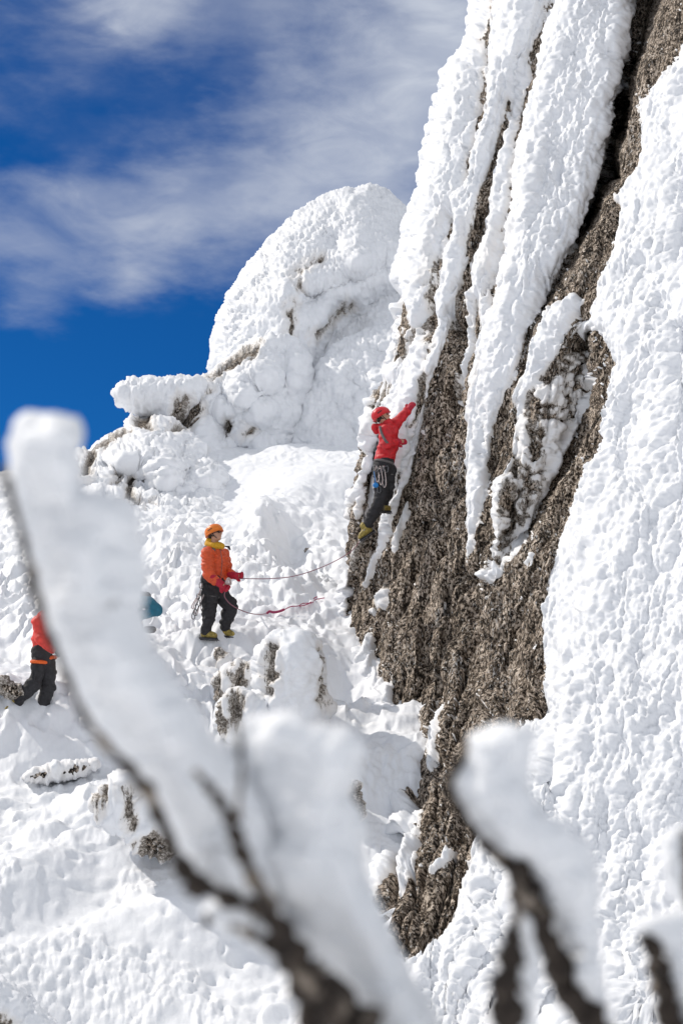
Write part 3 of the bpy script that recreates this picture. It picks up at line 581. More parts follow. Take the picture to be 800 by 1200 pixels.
boulder([(250,768),(254,760),(262,762),(268,772),(264,782),(256,782)], None, .15, 6, [streak([(255,766,3),(257,776,3)])], 'tiny frosted stone poking out under the belayer', 470)
boulder([(24,912),(40,900),(60,895),(90,891),(112,889),(118,897),(104,907),(80,915),(50,918)], None, .35, 10, [[(32,909),(50,901),(64,904),(62,913),(40,915)], [(66,906),(86,897),(112,891),(114,896),(96,905),(72,912)]], 'dark flat boulder wedged under the snow ledge at the left', 490, th=.04, thinness=.4)
boulder([(112,944),(128,926),(142,914),(156,912),(172,930),(196,948),(206,975),(206,1002),(190,1006),(168,1000),(150,976),(126,956)], None, .5, 22, [[(168,984),(180,978),(194,984),(204,990),(204,1001),(184,1003),(168,997)], streak([(133,928,2),(124,942,4),(114,950,2)]), streak([(150,930,2),(155,950,4),(160,965,2)])], 'frosted grey boulder with a dark foot, beside the long branch', 510, thinness=.8, th=.06)
boulder([(-60,1150),(-10,1146),(12,1156),(30,1172),(50,1190),(72,1215),(80,1260),(-60,1260)], 12.2, .7, 40, [[(-20,1190),(6,1196),(20,1215),(10,1240),(-30,1240)]], 'smooth frosted slab boulder in the bottom left corner', 530, th=.05, thinness=.72, amp=.03, cell=.12)
boulder([(-6,800),(-2,793),(8,792),(14,800),(22,802),(30,806),(34,815),(22,820),(6,816),(-6,812)], None, .3, 8, [[(-4,798),(4,794),(10,800),(20,804),(32,812),(26,818),(8,813),(-4,808)]], 'dark frosted boulder at the left edge beside the red-jacketed person', 550, thinness=.9, th=.03)
boulder([(404,955),(404,930),(412,916),(420,918),(424,940),(424,962)], None, .3, 9, [streak([(412,922,3),(414,938,6),(416,954,5)])], 'narrow frosted boulder beside the shaded snow step', 570, thinness=.9, th=.03)
boulder([(356,645),(358,642),(362,642),(363,646),(360,649),(357,648)], None, .05, 3, [[(356,645),(358,642),(362,642),(363,646),(360,649),(357,648)]], 'thumb-sized black stone in the snow above the upper rope', 600, bias=0, th=.0, amp=.0, edge_n=.2, rmat='rock', step=.7)

# ------------------------------------------------------------------ tubes and organic shapes
def link_bm(name, bm, m, parent=None, smooth=True, split=False):
    if split:                                   # every loose piece becomes a part of its own
        bm.verts.ensure_lookup_table(); seen = set(); out = []
        for v0 in bm.verts:
            if v0.index in seen: continue
            st, grp = [v0], []; seen.add(v0.index)
            while st:
                v = st.pop(); grp.append(v)
                for e in v.link_edges:
                    o_ = e.other_vert(v)
                    if o_.index not in seen: seen.add(o_.index); st.append(o_)
            out.append(grp)
        res = []
        for grp in out:
            nb = bmesh.new(); mp_ = {v: nb.verts.new(v.co) for v in grp}; done = set()
            for v in grp:
                for f_ in v.link_faces:
                    if f_ not in done: done.add(f_); nb.faces.new([mp_[q] for q in f_.verts])
            res.append(link_bm(name, nb, m, parent, smooth))
        bm.free(); return res
    me = bpy.data.meshes.new(name); bm.to_mesh(me); bm.free(); me.materials.append(m)
    me.polygons.foreach_set('use_smooth', np.full(len(me.polygons), smooth)); o = bpy.data.objects.new(name, me); COL.objects.link(o)
    if parent: put(o, parent)
    return o
def spline(pts, n=8):
    P = [np.array(p, float) for p in pts]; out = []
    for i in range(len(P)-1):
        p0 = P[max(i-1, 0)]; p1 = P[i]; p2 = P[i+1]; p3 = P[min(i+2, len(P)-1)]
        for k in range(n):
            t = k/n; out.append(.5*((2*p1)+(-p0+p2)*t+(2*p0-5*p1+4*p2-p3)*t*t+(-p0+3*p1-3*p2+p3)*t**3))
    out.append(P[-1]); return out
def tube(bm, pts, rad, seg=8, closed=False, flat=1.):
    """pts world (x,y,z); rad number or per point"""
    n = len(pts); pts = [Vector(list(map(float, p[:3]))) for p in pts]; rad = [float(rad)]*n if isinstance(rad, (int, float)) else [float(r_) for r_ in rad]
    rings = []; prev = None
    for i, p in enumerate(pts):
        a = pts[(i-1) % n] if (closed or i > 0) else p; b = pts[(i+1) % n] if (closed or i < n-1) else p
        t = (b-a).normalized() if (b-a).length > 1e-9 else Vector((0, 0, 1))
        ref = prev if prev is not None else (Vector((0, 0, 1)) if abs(t.z) < .9 else Vector((1, 0, 0)))
        u = (ref-t*ref.dot(t)).normalized(); v = t.cross(u); prev = u
        rings.append([bm.verts.new(p+rad[i]*(math.cos(2*math.pi*k/seg)*u+flat*math.sin(2*math.pi*k/seg)*v)) for k in range(seg)])
    m = n if closed else n-1
    for i in range(m):
        A, B = rings[i], rings[(i+1) % n]
        for k in range(seg): bm.faces.new((A[k], A[(k+1) % seg], B[(k+1) % seg], B[k]))
    if not closed: bm.faces.new(rings[0][::-1]); bm.faces.new(rings[-1])
_b = bmesh.new(); bmesh.ops.create_icosphere(_b, subdivisions=3, radius=1)
SPH_V = np.array([v.co[:] for v in _b.verts]); SPH_F = np.array([[v.index for v in f_.verts] for f_ in _b.faces]); _b.free()
def organic(name, segs, m, parent, vox=.014, fold=0., seed=0, smooth=3, ells=(), quilt=0.):
    """union of tapered limbs and ellipsoids voxel-remeshed into one continuous surface"""
    vs, fs, off = [], [], 0
    for (a, ra, b, rb) in segs:
        a = Vector(a); b = Vector(b); ax = b-a; ax = ax.normalized() if ax.length > 1e-6 else Vector((0, 0, 1))
        q = ax.to_track_quat('Z', 'Y').to_matrix(); Mx = np.array(q)
        W = SPH_V @ Mx.T; top = SPH_V[:, 2] > 1e-6
        vs.append(np.where(top[:, None], W*rb+np.array(b), W*ra+np.array(a))); fs.append(SPH_F+off); off += len(SPH_V)
    for (c, r3, rot) in ells:
        Mx = np.array(rot.to_matrix()); vs.append((SPH_V*np.array(r3)) @ Mx.T+np.array(c)); fs.append(SPH_F+off); off += len(SPH_V)
    bm = bmesh.new()
    me = bpy.data.meshes.new('tmp'); bm.free(); me.from_pydata(np.concatenate(vs).tolist(), [], np.concatenate(fs).tolist()); t = bpy.data.objects.new('tmp', me); COL.objects.link(t)
    r = t.modifiers.new('r', 'REMESH'); r.mode = 'VOXEL'; r.voxel_size = vox; r.use_smooth_shade = True
    s = t.modifiers.new('s', 'SMOOTH'); s.iterations = smooth; s.factor = .6
    dg = bpy.context.evaluated_depsgraph_get(); me2 = bpy.data.meshes.new_from_object(t.evaluated_get(dg))
    bpy.data.objects.remove(t); bpy.data.meshes.remove(me)
    if fold:
        n = len(me2.vertices); co = np.empty(n*3, np.float32); me2.vertices.foreach_get('co', co); no = np.empty(n*3, np.float32); me2.vertices.foreach_get('normal', no)
        co = co.reshape(-1, 3).astype(float); no = no.reshape(-1, 3)
        h = fold*(.45+.8*fbm(co/np.array([.15, .15, .08]), 3, seed)+.7*np.abs(vnoise(co/np.array([.20, .20, .07]), seed+4)))
        if quilt: h = h+quilt*(np.abs(np.sin((co[:, 2]+.12*vnoise(co/.25, seed+9))*math.pi/.085))-.6)
        me2.vertices.foreach_set('co', (co+no*h[:, None]).astype(np.float32).ravel()); me2.update()
    me2.name = name; me2.materials.clear(); me2.materials.append(m)
    me2.polygons.foreach_set('use_smooth', np.full(len(me2.polygons), True))
    o = bpy.data.objects.new(name, me2); COL.objects.link(o); put(o, parent); return o
def rotq(f, up=Vector((0, 0, 1))):
    """orientation whose local +X looks along f and local Z near up"""
    f = Vector(f).normalized(); y = up.cross(f).normalized(); z = f.cross(y); return Matrix((f, y, z)).transposed().to_quaternion()

def hand_segs(w, d, side, s=1., curl=.5):
    """palm + five unequal fingers curling, wrist at w, pointing d"""
    d = Vector(d).normalized(); side = (Vector(side)-d*Vector(side).dot(d)).normalized(); n = d.cross(side)
    out = [(w, .030*s, w+d*.05*s, .036*s)]
    for i, (off, L) in enumerate(((-.030, .070), (-.010, .082), (.010, .077), (.028, .060))):
        k = w+d*.075*s+side*off*s; out.append((w+d*.03*s+side*off*.7*s, .016*s, k, .0135*s))
        k1 = k+(d*math.cos(curl)+n*math.sin(curl))*L*.45*s; k2 = k1+(d*math.cos(curl*2.2)+n*math.sin(curl*2.2))*L*.35*s; k3 = k2+(d*math.cos(curl*3)+n*math.sin(curl*3))*L*.2*s
        out += [(k, .0125*s, k1, .0115*s), (k1, .0115*s, k2, .0105*s), (k2, .0105*s, k3, .009*s)]
    t0 = w+d*.025*s-side*.030*s; t1 = t0+(d*.6-side*.8).normalized()*.035*s; t2 = t1+(d*.8-side*.2+n*.5).normalized()*.032*s
    out += [(t0, .016*s, t1, .014*s), (t1, .014*s, t2, .011*s)]
    return out
def boot(parent, ankle, toe_dir, up, m=None, spikes=True, label=None):
    a = Vector(ankle); t = Vector(toe_dir).normalized(); u = Vector(up).normalized(); s = t.cross(u).normalized(); u = s.cross(t)
    q = Matrix((t, s, u)).transposed().to_quaternion()
    o = organic('boot', [(a+u*.05, .060, a-u*.02, .062), (a-u*.02-t*.02, .058, a-u*.045+t*.13, .046), (a-u*.05-t*.03, .045, a-u*.055+t*.15, .038)], M['boot'], parent, .012, .004, 3)
    bm = bmesh.new(); c = a-u*.095+t*.05; ol = []
    for k in range(20):
        an = 2*math.pi*k/20; ol.append(c+t*math.cos(an)*.145+s*math.sin(an)*(.048+.008*math.cos(an)))
    tube(bm, ol, .012, 6, True)
    tube(bm, [c-t*.13, c+t*.14], .03, 6, flat=.4)
    so_ = link_bm('sole', bm, M['black'], o); so_.matrix_parent_inverse = Matrix.Identity(4)
    so_.parent = o
    if spikes:
        bm = bmesh.new()
        tube(bm, [p-u*.014 for p in ol], .006, 5, True)
        for k in range(0, 20, 2):
            p = ol[k]-u*.012; tube(bm, [p, p-u*.035], [.008, .001], 5)
        for k in (-1, 1):
            p = c+t*.14+s*.02*k-u*.01; tube(bm, [p, p+t*.04-u*.02], [.008, .002], 5)
        tube(bm, [c-t*.13+s*.05, a-t*.05+u*.01+s*.055, a+t*.07-u*.01+s*.05, a+t*.07-u*.01-s*.05, a-t*.05+u*.01-s*.055, c-t*.13-s*.05], .006, 5)
        cr = link_bm('crampon', bm, M['steel'], o); cr.parent = o; cr.matrix_parent_inverse = Matrix.Identity(4)
    return o
def head(parent, c, look, s=1., helmet='helmet_o', glasses=True, face_body=None, up=Vector((0, 0, 1))):
    """returns segs/ells of head for the body mesh, and adds helmet, glasses"""
    q = rotq(look, up); f = q @ Vector((1, 0, 0)); y = q @ Vector((0, 1, 0)); z = q @ Vector((0, 0, 1)); c = Vector(c)
    ells = [(c+z*.02*s, (.095*s, .075*s, .105*s), q), (c+f*.02*s-z*.05*s, (.070*s, .058*s, .065*s), q), (c+f*.055*s-z*.085*s, (.03*s, .03*s, .025*s), q)]
    segs = [(c+f*.088*s+z*.01*s, .011*s, c+f*.108*s-z*.028*s, .016*s), (c+f*.088*s-z*.056*s-y*.02*s, .008*s, c+f*.088*s-z*.056*s+y*.02*s, .008*s),
            (c+y*.076*s+z*.01*s, .014*s, c+y*.078*s-z*.03*s, .011*s), (c-y*.076*s+z*.01*s, .014*s, c-y*.078*s-z*.03*s, .011*s)]
    # helmet: dome with a rim, ribs and vents
    bm = bmesh.new(); bmesh.ops.create_uvsphere(bm, u_segments=36, v_segments=22, radius=1)
    for v in list(bm.verts):
        if v.co.z < -.16+.10*v.co.x: v.co.z = -.16+.10*v.co.x+.02*(v.co.z+.16)
        # shell ribs
        a = math.atan2(v.co.y, v.co.z+1e-6); k = 1+.022*math.cos(a*7)*S(np.array((v.co.z)*3)).item()
        v.co.x *= 1.18*k; v.co.y *= .95*k; v.co.z *= 1.0*k
    bm.transform(Matrix.Translation(c+z*.040*s) @ q.to_matrix().to_4x4() @ Matrix.Diagonal((.122*s, .122*s, .118*s, 1)))
    hm = link_bm('helmet', bm, M[helmet], parent)
    bm = bmesh.new()
    for k in (-1, 0, 1):
        for j in (-.05, .03):
            p = c+z*(.148-.03*abs(k)-.3*j*j*10*0-abs(j)*.25)*s+f*(j+.01)*s+y*k*.055*s
            tube(bm, [p-f*.018*s+z*.0, p+f*.018*s], [.009*s, .007*s], 6)
    for sd_ in (-1, 1):
        p = c+y*sd_*.108*s+z*.06*s; tube(bm, [p-f*.04*s, p+f*.03*s+z*.01], [.010*s, .008*s], 6)
    bm.verts.index_update()
    for vt in link_bm('vent', bm, M['lens'], hm, split=True): vt.parent = hm; vt.matrix_parent_inverse = Matrix.Identity(4)
    bm = bmesh.new(); ring = [c+z*(.012+.010*math.cos(a))*s+f*math.cos(a)*.142*s+y*math.sin(a)*.114*s for a in [2*math.pi*k/28 for k in range(28)]]
    tube(bm, ring, .008*s, 6, True); rm = link_bm('rim', bm, M[helmet], hm); rm.parent = hm; rm.matrix_parent_inverse = Matrix.Identity(4)
    bm = bmesh.new()
    for sd_ in (-1, 1): tube(bm, [c+y*sd_*.09*s+z*.01*s, c+y*sd_*.075*s+f*.03*s-z*.06*s, c+f*.05*s-z*.105*s], .006*s, 5)
    link_bm('chin_strap', bm, M['black'], parent)
    organic('hair', [(c-f*.06*s-y*.05*s-z*.02*s, .03*s, c-f*.06*s+y*.05*s-z*.02*s, .03*s), (c-f*.02*s+y*.07*s-z*.01*s, .022*s, c+f*.005*s+y*.07*s-z*.035*s, .014*s), (c-f*.02*s-y*.07*s-z*.01*s, .022*s, c+f*.005*s-y*.07*s-z*.035*s, .014*s)], M['hair'], parent, .01)
    if glasses:
        bm = bmesh.new()
        for sd_ in (-1, 1):
            bmesh.ops.create_uvsphere(bm, u_segments=14, v_segments=8, radius=1, matrix=Matrix.Translation(c+f*.092*s+y*sd_*.032*s+z*.002*s) @ q.to_matrix().to_4x4() @ Matrix.Diagonal((.010*s, .029*s, .021*s, 1)))
            tube(bm, [c+f*.088*s+y*sd_*.058*s+z*.005*s, c+f*.01*s+y*sd_*.085*s], .005*s, 5)
        tube(bm, [c+f*.1*s-y*.01*s+z*.006*s, c+f*.1*s+y*.01*s+z*.006*s], .004*s, 5)
        link_bm('sunglasses', bm, M['lens'], parent)
    else:
        bm = bmesh.new()
        for sd_ in (-1, 1): bmesh.ops.create_uvsphere(bm, u_segments=10, v_segments=8, radius=.011*s, matrix=Matrix.Translation(c+f*.088*s+y*sd_*.03*s+z*.002*s))
        bm.verts.index_update(); link_bm('eye', bm, M['lens'], parent, split=True)
    return segs, ells
def loop_round(bm, c, axis, r, rad, flat=1., sy=1.):
    q = rotq(axis, Vector((.1, .2, 1)).normalized() if abs(Vector(axis).normalized().z) < .9 else Vector((1, 0, 0)))
    y = q @ Vector((0, 1, 0)); z = q @ Vector((0, 0, 1)); c = Vector(c)
    tube(bm, [c+(y*math.cos(a)*sy+z*math.sin(a))*r for a in [2*math.pi*k/24 for k in range(24)]], rad, 6, True, flat)
def carabiner(bm, p, s=.05, rot=0):
    p = Vector(p); c, n = math.cos(rot), math.sin(rot); X = Vector((c, n*.3, 0)); Z = Vector((0, 0, -1))
    tube(bm, [p+X*(-.32*s)+Z*0, p+X*.3*s+Z*.1*s, p+X*.38*s+Z*.9*s, p+X*.1*s+Z*1.25*s, p-X*.35*s+Z*1.1*s, p-X*.42*s+Z*.3*s], s*.1, 5, True)
def sling(bm, p, L, wd, rad=.006, sway=0):
    p = Vector(p); tube(bm, spline([p, p+Vector((-wd, .02, -L*.4)), p+Vector((-wd*.8+sway, .02, -L*.9)), p+Vector((sway, 0, -L)), p+Vector((wd*.6+sway, -.02, -L*.8)), p+Vector((wd*.7, -.02, -L*.3)), p], 5)[:-1], rad, 5, True)

# ------------------------------------------------------------------ the belayer in orange
def settle(root, ankles):
    """lower or lift a standing person so that the soles press into the snow"""
    dz = []
    for a in ankles:
        h = GB.ray_cast(Vector((a.x, a.y, a.z+3)), Vector((0, 0, -1)))
        if h[0]: dz.append(h[0].z-(a.z-.12))
    if dz:
        k = sum(dz)/len(dz)-.035; print('settle', dz); root.location.z += max(-.04, min(.04, k))
def belayer():
    d0 = hit(245, 752)
    J = lambda x, y, dz=0.: V(x, y, d0+.10+dz)
    root = empty('person', J(250, 752)); tag(root, 'person in orange jacket, orange helmet and yellow neck gaiter, belaying on the snow', 'person', 'climbers on the snow and rock')
    hc = J(251.5, 629.5); look = Vector((.86, -.34, .30))
    hs, he = head(root, hc, look, 1.0, 'helmet_o', True)
    nk = J(250.5, 641); sA = J(243.5, 652.5, -.17); sB = J(262, 652, .17)
    eA = J(244.5, 676, -.24); wA = J(257.5, 686.5, -.30); eB = J(266.5, 673, .12); wB = J(274.5, 678, -.10)
    body = [(nk-Vector((0, 0, .05)), .055, hc-Vector((0, 0, .05)), .052), (sA, .05, eA, .04), (eA, .04, wA, .028), (sB, .05, eB, .04), (eB, .04, wB, .028), (J(252, 655), .13, J(250, 690), .12),
            (J(247, 695, -.08), .08, J(244.5, 722, -.10), .055), (J(244.5, 722, -.10), .05, J(241, 742, -.10), .035), (J(255, 695, .08), .08, J(271, 716, .02), .055), (J(271, 716, .02), .05, J(264, 740, .06), .035), (sA, .06, sB, .06)]
    handA = hand_segs(wA, Vector((.7, -.2, -.35)), Vector((.3, .2, .8)), .8, .6); handB = hand_segs(wB, Vector((.9, -.2, -.05)), Vector((.1, .1, .9)), .8, .6)
    organic('body', body+hs+handA+handB, M['skin'], root, .011, 0, 0, 2, he)
    jk = organic('jacket', [(sA, .082, sB, .082), (J(252, 652, .0), .125, J(253, 668), .150), (J(253, 668), .150, J(250.5, 680), .130), (J(246, 660, -.10), .10, J(247, 677, -.08), .105), (J(260, 660, .06), .10, J(259, 678, .06), .10),
                            (sA, .080, eA, .074), (eA, .074, J(252, 683, -.28), .060), (sB, .078, eB, .070), (eB, .068, J(271.5, 677, -.02), .052), (J(250, 644), .07, J(251, 650), .11)], M['orange'], root, .011, .020, 11, 2, quilt=.012)
    bm = bmesh.new()   # quilting seams and zip
    tube(bm, [J(258, 646, -.15), J(260.5, 660, -.175), J(259, 678, -.165)], .005, 5); link_bm('zip', bm, M['grey'], root)
    organic('hood', [(J(242, 646, -.08), .045, J(240, 649, .05), .04), (J(242, 646, -.1), .04, J(250, 648, -.14), .03)], M['grey'], root, .012, .008, 5)
    organic('neck_gaiter', [(J(244, 641.5, -.05), .045, J(249, 642.5, -.11), .042), (J(249, 642.5, -.11), .042, J(260, 643, -.06), .04), (J(244, 641, .05), .045, J(258, 642, .06), .04), (J(244, 640, 0), .05, J(245, 637, 0), .04), (J(252, 641, 0), .06, J(252, 645, 0), .075)], M['yellow'], root, .010, .012, 23, 2)
    tr = organic('trousers', [(J(247.5, 683, -.05), .125, J(249.5, 694, 0), .135), (J(255, 683, .05), .115, J(254, 694, .05), .125), (J(247, 694, -.07), .125, J(245.5, 720, -.10), .083), (J(245.5, 720, -.10), .082, J(241.5, 742, -.10), .066),
                              (J(255.5, 695, .07), .115, J(271.5, 715, .02), .083), (J(271.5, 715, .02), .082, J(264.5, 738, .06), .062), (J(266, 724, .02), .07, J(265, 732, .04), .07)], M['black'], root, .011, .026, 31, 1)
    organic('glove', [(J(249.5, 681, -.29), .062, wA, .056), (wA, .056, J(262, 690, -.30), .055)]+hand_segs(J(259, 688.5, -.30), Vector((.7, -.2, -.5)), Vector((.4, .2, .8)), 1.35, .6), M['redglove'], root, .011, .006, 41, 1)
    organic('glove', [(J(270, 676.5, -.03), .05, J(277, 678, -.10), .058)]+hand_segs(J(275, 678, -.10), Vector((.9, -.2, 0)), Vector((.1, .1, .9)), 1.25, .6), M['redglove'], root, .011, .006, 43, 1)
    h = empty('harness', J(248, 690)); h.location = (0, 0, 0); put(h, root)
    bm = bmesh.new(); loop_round(bm, J(249.5, 686), Vector((.05, 0, 1)), .145, .020, 1., 1.); link_bm('waist_belt', bm, M['grey'], root)
    bm = bmesh.new(); loop_round(bm, J(247, 702, -.08), Vector((.1, 0, 1)), .118, .016); link_bm('leg_loop', bm, M['grey'], root)
    bm = bmesh.new(); loop_round(bm, J(258, 700, .05), Vector((-.6, 0, .8)), .108, .016); link_bm('leg_loop', bm, M['grey'], root)
    bpy.data.objects.remove(h)
    bm = bmesh.new()
    for k, (x, L, wd, sw) in enumerate(((238, .50, .05, -.08), (237, .42, .035, -.12), (240, .46, .04, -.02))): sling(bm, J(x, 683, -.12+.06*k), L, wd, .008, sw)
    bm.verts.index_update(); link_bm('sling', bm, M['webw'], root, split=True)
    bm = bmesh.new(); sling(bm, J(239, 684, -.15), .56, .05, .006, -.13); sling(bm, J(242, 686, -.18), .4, .03, .006, .02); bm.verts.index_update(); link_bm('cord_loop', bm, M['black'], root, split=True)
    bm = bmesh.new()
    for k, (x, y) in enumerate(((236, 686), (232, 699), (235, 706), (229, 718), (237, 695), (243, 690), (247, 688), (231, 711), (240, 722))): carabiner(bm, J(x, y, -.17), .07, k)
    bm.verts.index_update(); link_bm('carabiner', bm, M['steel'], root, split=True)
    # rope knot and belay plate in the hands
    bm = bmesh.new(); c = J(268, 685.5, -.32)
    for k in range(3): loop_round(bm, c+Vector((.012*k-.01, -.01*k, .012*(k % 2))), Vector((.5+.3*k, -.6, .3*k-.2)), .040+.006*(k % 2), .011)
    link_bm('rope_knot', bm, M['webw'], root)
    # axe carried on the back, head beside the chin
    bm = bmesh.new(); tube(bm, [J(268, 668, .22), J(267.5, 644, .20)], .010, 6); link_bm('axe_shaft', bm, M['webw'], root)
    bm = bmesh.new(); tube(bm, [J(262, 643, .20), J(268.5, 644, .20), J(270, 648, .2)], [.006, .020, .008], 6); link_bm('axe_head', bm, M['steelb'], root)
    boot(root, J(241.5, 743.5, -.10), Vector((.90, -.35, -.08)), Vector((0, 0, 1))); boot(root, J(263, 741, .06), Vector((.85, -.42, -.16)), Vector((.0, 0, 1)))
    settle(root, [J(241.5, 743.5, -.10), J(263, 741, .06)])
    return d0
DB = belayer()

# ------------------------------------------------------------------ the climber in red on the cliff
def climber():
    dc = 21.25
    J = lambda x, y, dz=0.: V(x, y, dc+dz)
    root = empty('person', J(428, 632)); tag(root, 'person in red jacket and red helmet climbing the cliff face, one arm reaching up', 'person', 'climbers on the snow and rock')
    hc = J(447.5, 489); look = Vector((.86, -.05, .42)).normalized()
    hs, he = head(root, hc, look, 1.02, 'helmet_r', False, up=Vector((-.3, 0, 1)).normalized())
    sN = J(451, 505, -.16); sF = J(459, 502, .14); eN = J(453.5, 522, -.24); wN = J(465, 517.5, -.10); eF = J(466.5, 493.5, .12); wF = J(478, 480.5, .14)
    body = [(J(452, 500), .055, hc, .05), (sN, .05, eN, .04), (eN, .04, wN, .028), (sF, .05, eF, .04), (eF, .04, wF, .028), (J(456, 506), .12, J(449, 545), .12),
            (J(446, 548, -.08), .08, J(446, 585, -.12), .055), (J(446, 585, -.12), .05, J(430, 618, -.05), .035), (J(453, 548, .08), .08, J(455, 572, -.02), .055), (J(455, 572, -.02), .05, J(449, 592, .22), .035), (sN, .06, sF, .06)]
    organic('body', body+hs+hand_segs(wN, Vector((.9, 0, .1)), Vector((0, -.2, 1)), .8)+hand_segs(wF, Vector((.55, .1, .8)), Vector((.7, -.2, -.5)), .8, .3), M['skin'], root, .011, 0, 0, 2, he)
    organic('jacket', [(sN, .085, sF, .085), (J(456, 507), .125, J(455, 522), .130), (J(455, 522), .135, J(450.5, 537), .132), (sN, .080, eN, .072), (eN, .070, J(462, 518.5, -.13), .052), (sF, .078, eF, .064), (eF, .062, J(476, 483, .14), .050), (J(453, 498), .08, J(455, 504), .10)], M['red'], root, .011, .026, 51, 1)
    organic('hood', [(J(439, 501, -.04), .050, J(446, 500, .04), .055), (J(438.5, 500, -.05), .045, J(441, 505, -.02), .045), (J(446, 500, -.05), .05, J(455, 499, -.10), .035)], M['red'], root, .012, .010, 53)
    organic('glove', [(J(475, 484, .14), .045, J(479, 480, .14), .045)]+hand_segs(J(477.5, 481.5, .14), Vector((.55, .1, .8)), Vector((.7, -.2, -.5)), 1.2, .25), M['redglove'], root, .011, .005, 55, 1)
    organic('glove', [(J(462, 518.5, -.13), .045, J(466, 517, -.10), .045)]+hand_segs(J(464, 518, -.11), Vector((.9, .3, .1)), Vector((0, -.2, 1)), 1.15, .5), M['redglove'], root, .011, .005, 57, 1)
    organic('trousers', [(J(450.5, 541, -.03), .120, J(447, 550, -.04), .130), (J(446, 550, -.08), .115, J(446.5, 583, -.12), .078), (J(446.5, 583, -.12), .078, J(432, 613, -.06), .062), (J(453, 550, .05), .11, J(455.5, 571, -.02), .078), (J(455.5, 571, -.02), .076, J(449.5, 590, .20), .058)], M['black'], root, .011, .026, 61, 1)
    bm = bmesh.new(); tube(bm, spline([J(445, 500, -.20), J(447, 508, -.262), J(452, 517, -.33), J(457, 521, -.24)], 6), .020, 6); link_bm('shoulder_strap', bm, M['grey'], root)
    bm = bmesh.new(); loop_round(bm, J(449.5, 542, -.03), Vector((.2, 0, 1)), .138, .020); link_bm('waist_belt', bm, M['grey'], root)
    bm = bmesh.new(); loop_round(bm, J(446, 558, -.08), Vector((0, 0, 1)), .112, .015); link_bm('leg_loop', bm, M['grey'], root)
    bm = bmesh.new(); loop_round(bm, J(454, 558, .04), Vector((-.1, 0, 1)), .108, .015); link_bm('leg_loop', bm, M['grey'], root)
    bm = bmesh.new()
    for k, (x, y) in enumerate(((440, 545), (444, 547), (448, 546), (452, 546), (446, 556), (442, 560), (449, 562), (444, 570))): carabiner(bm, J(x, y, -.22), .08, k)
    bm.verts.index_update(); link_bm('carabiner', bm, M['steel'], root, split=True)
    bm = bmesh.new()
    for k, x in enumerate((441, 445, 449)): sling(bm, J(x, 546, -.20), .24+.04*k, .03, .007, .02)
    bm.verts.index_update(); link_bm('sling', bm, M['webw'], root, split=True)
    bm = bmesh.new(); c = J(440, 568.5, -.24); bmesh.ops.create_uvsphere(bm, u_segments=12, v_segments=8, radius=1, matrix=Matrix.Translation(c) @ Matrix.Diagonal((.045, .025, .040, 1))); tube(bm, [J(438, 552, -.23), c], .007, 5); link_bm('belay_device', bm, M['blue'], root)
    bm = bmesh.new(); tube(bm, [J(427.5, 612, .02), J(425.5, 596, .03)], [.020, .007], 6); link_bm('gaiter_buckle', bm, M['grey'], root)
    boot(root, J(428.5, 619.5, -.05), Vector((-.55, -.25, -.42)), Vector((-.35, 0, .9))); boot(root, J(449, 592, .2), Vector((.5, .8, .1)), Vector((0, 0, 1)))
    return dc
DC = climber()

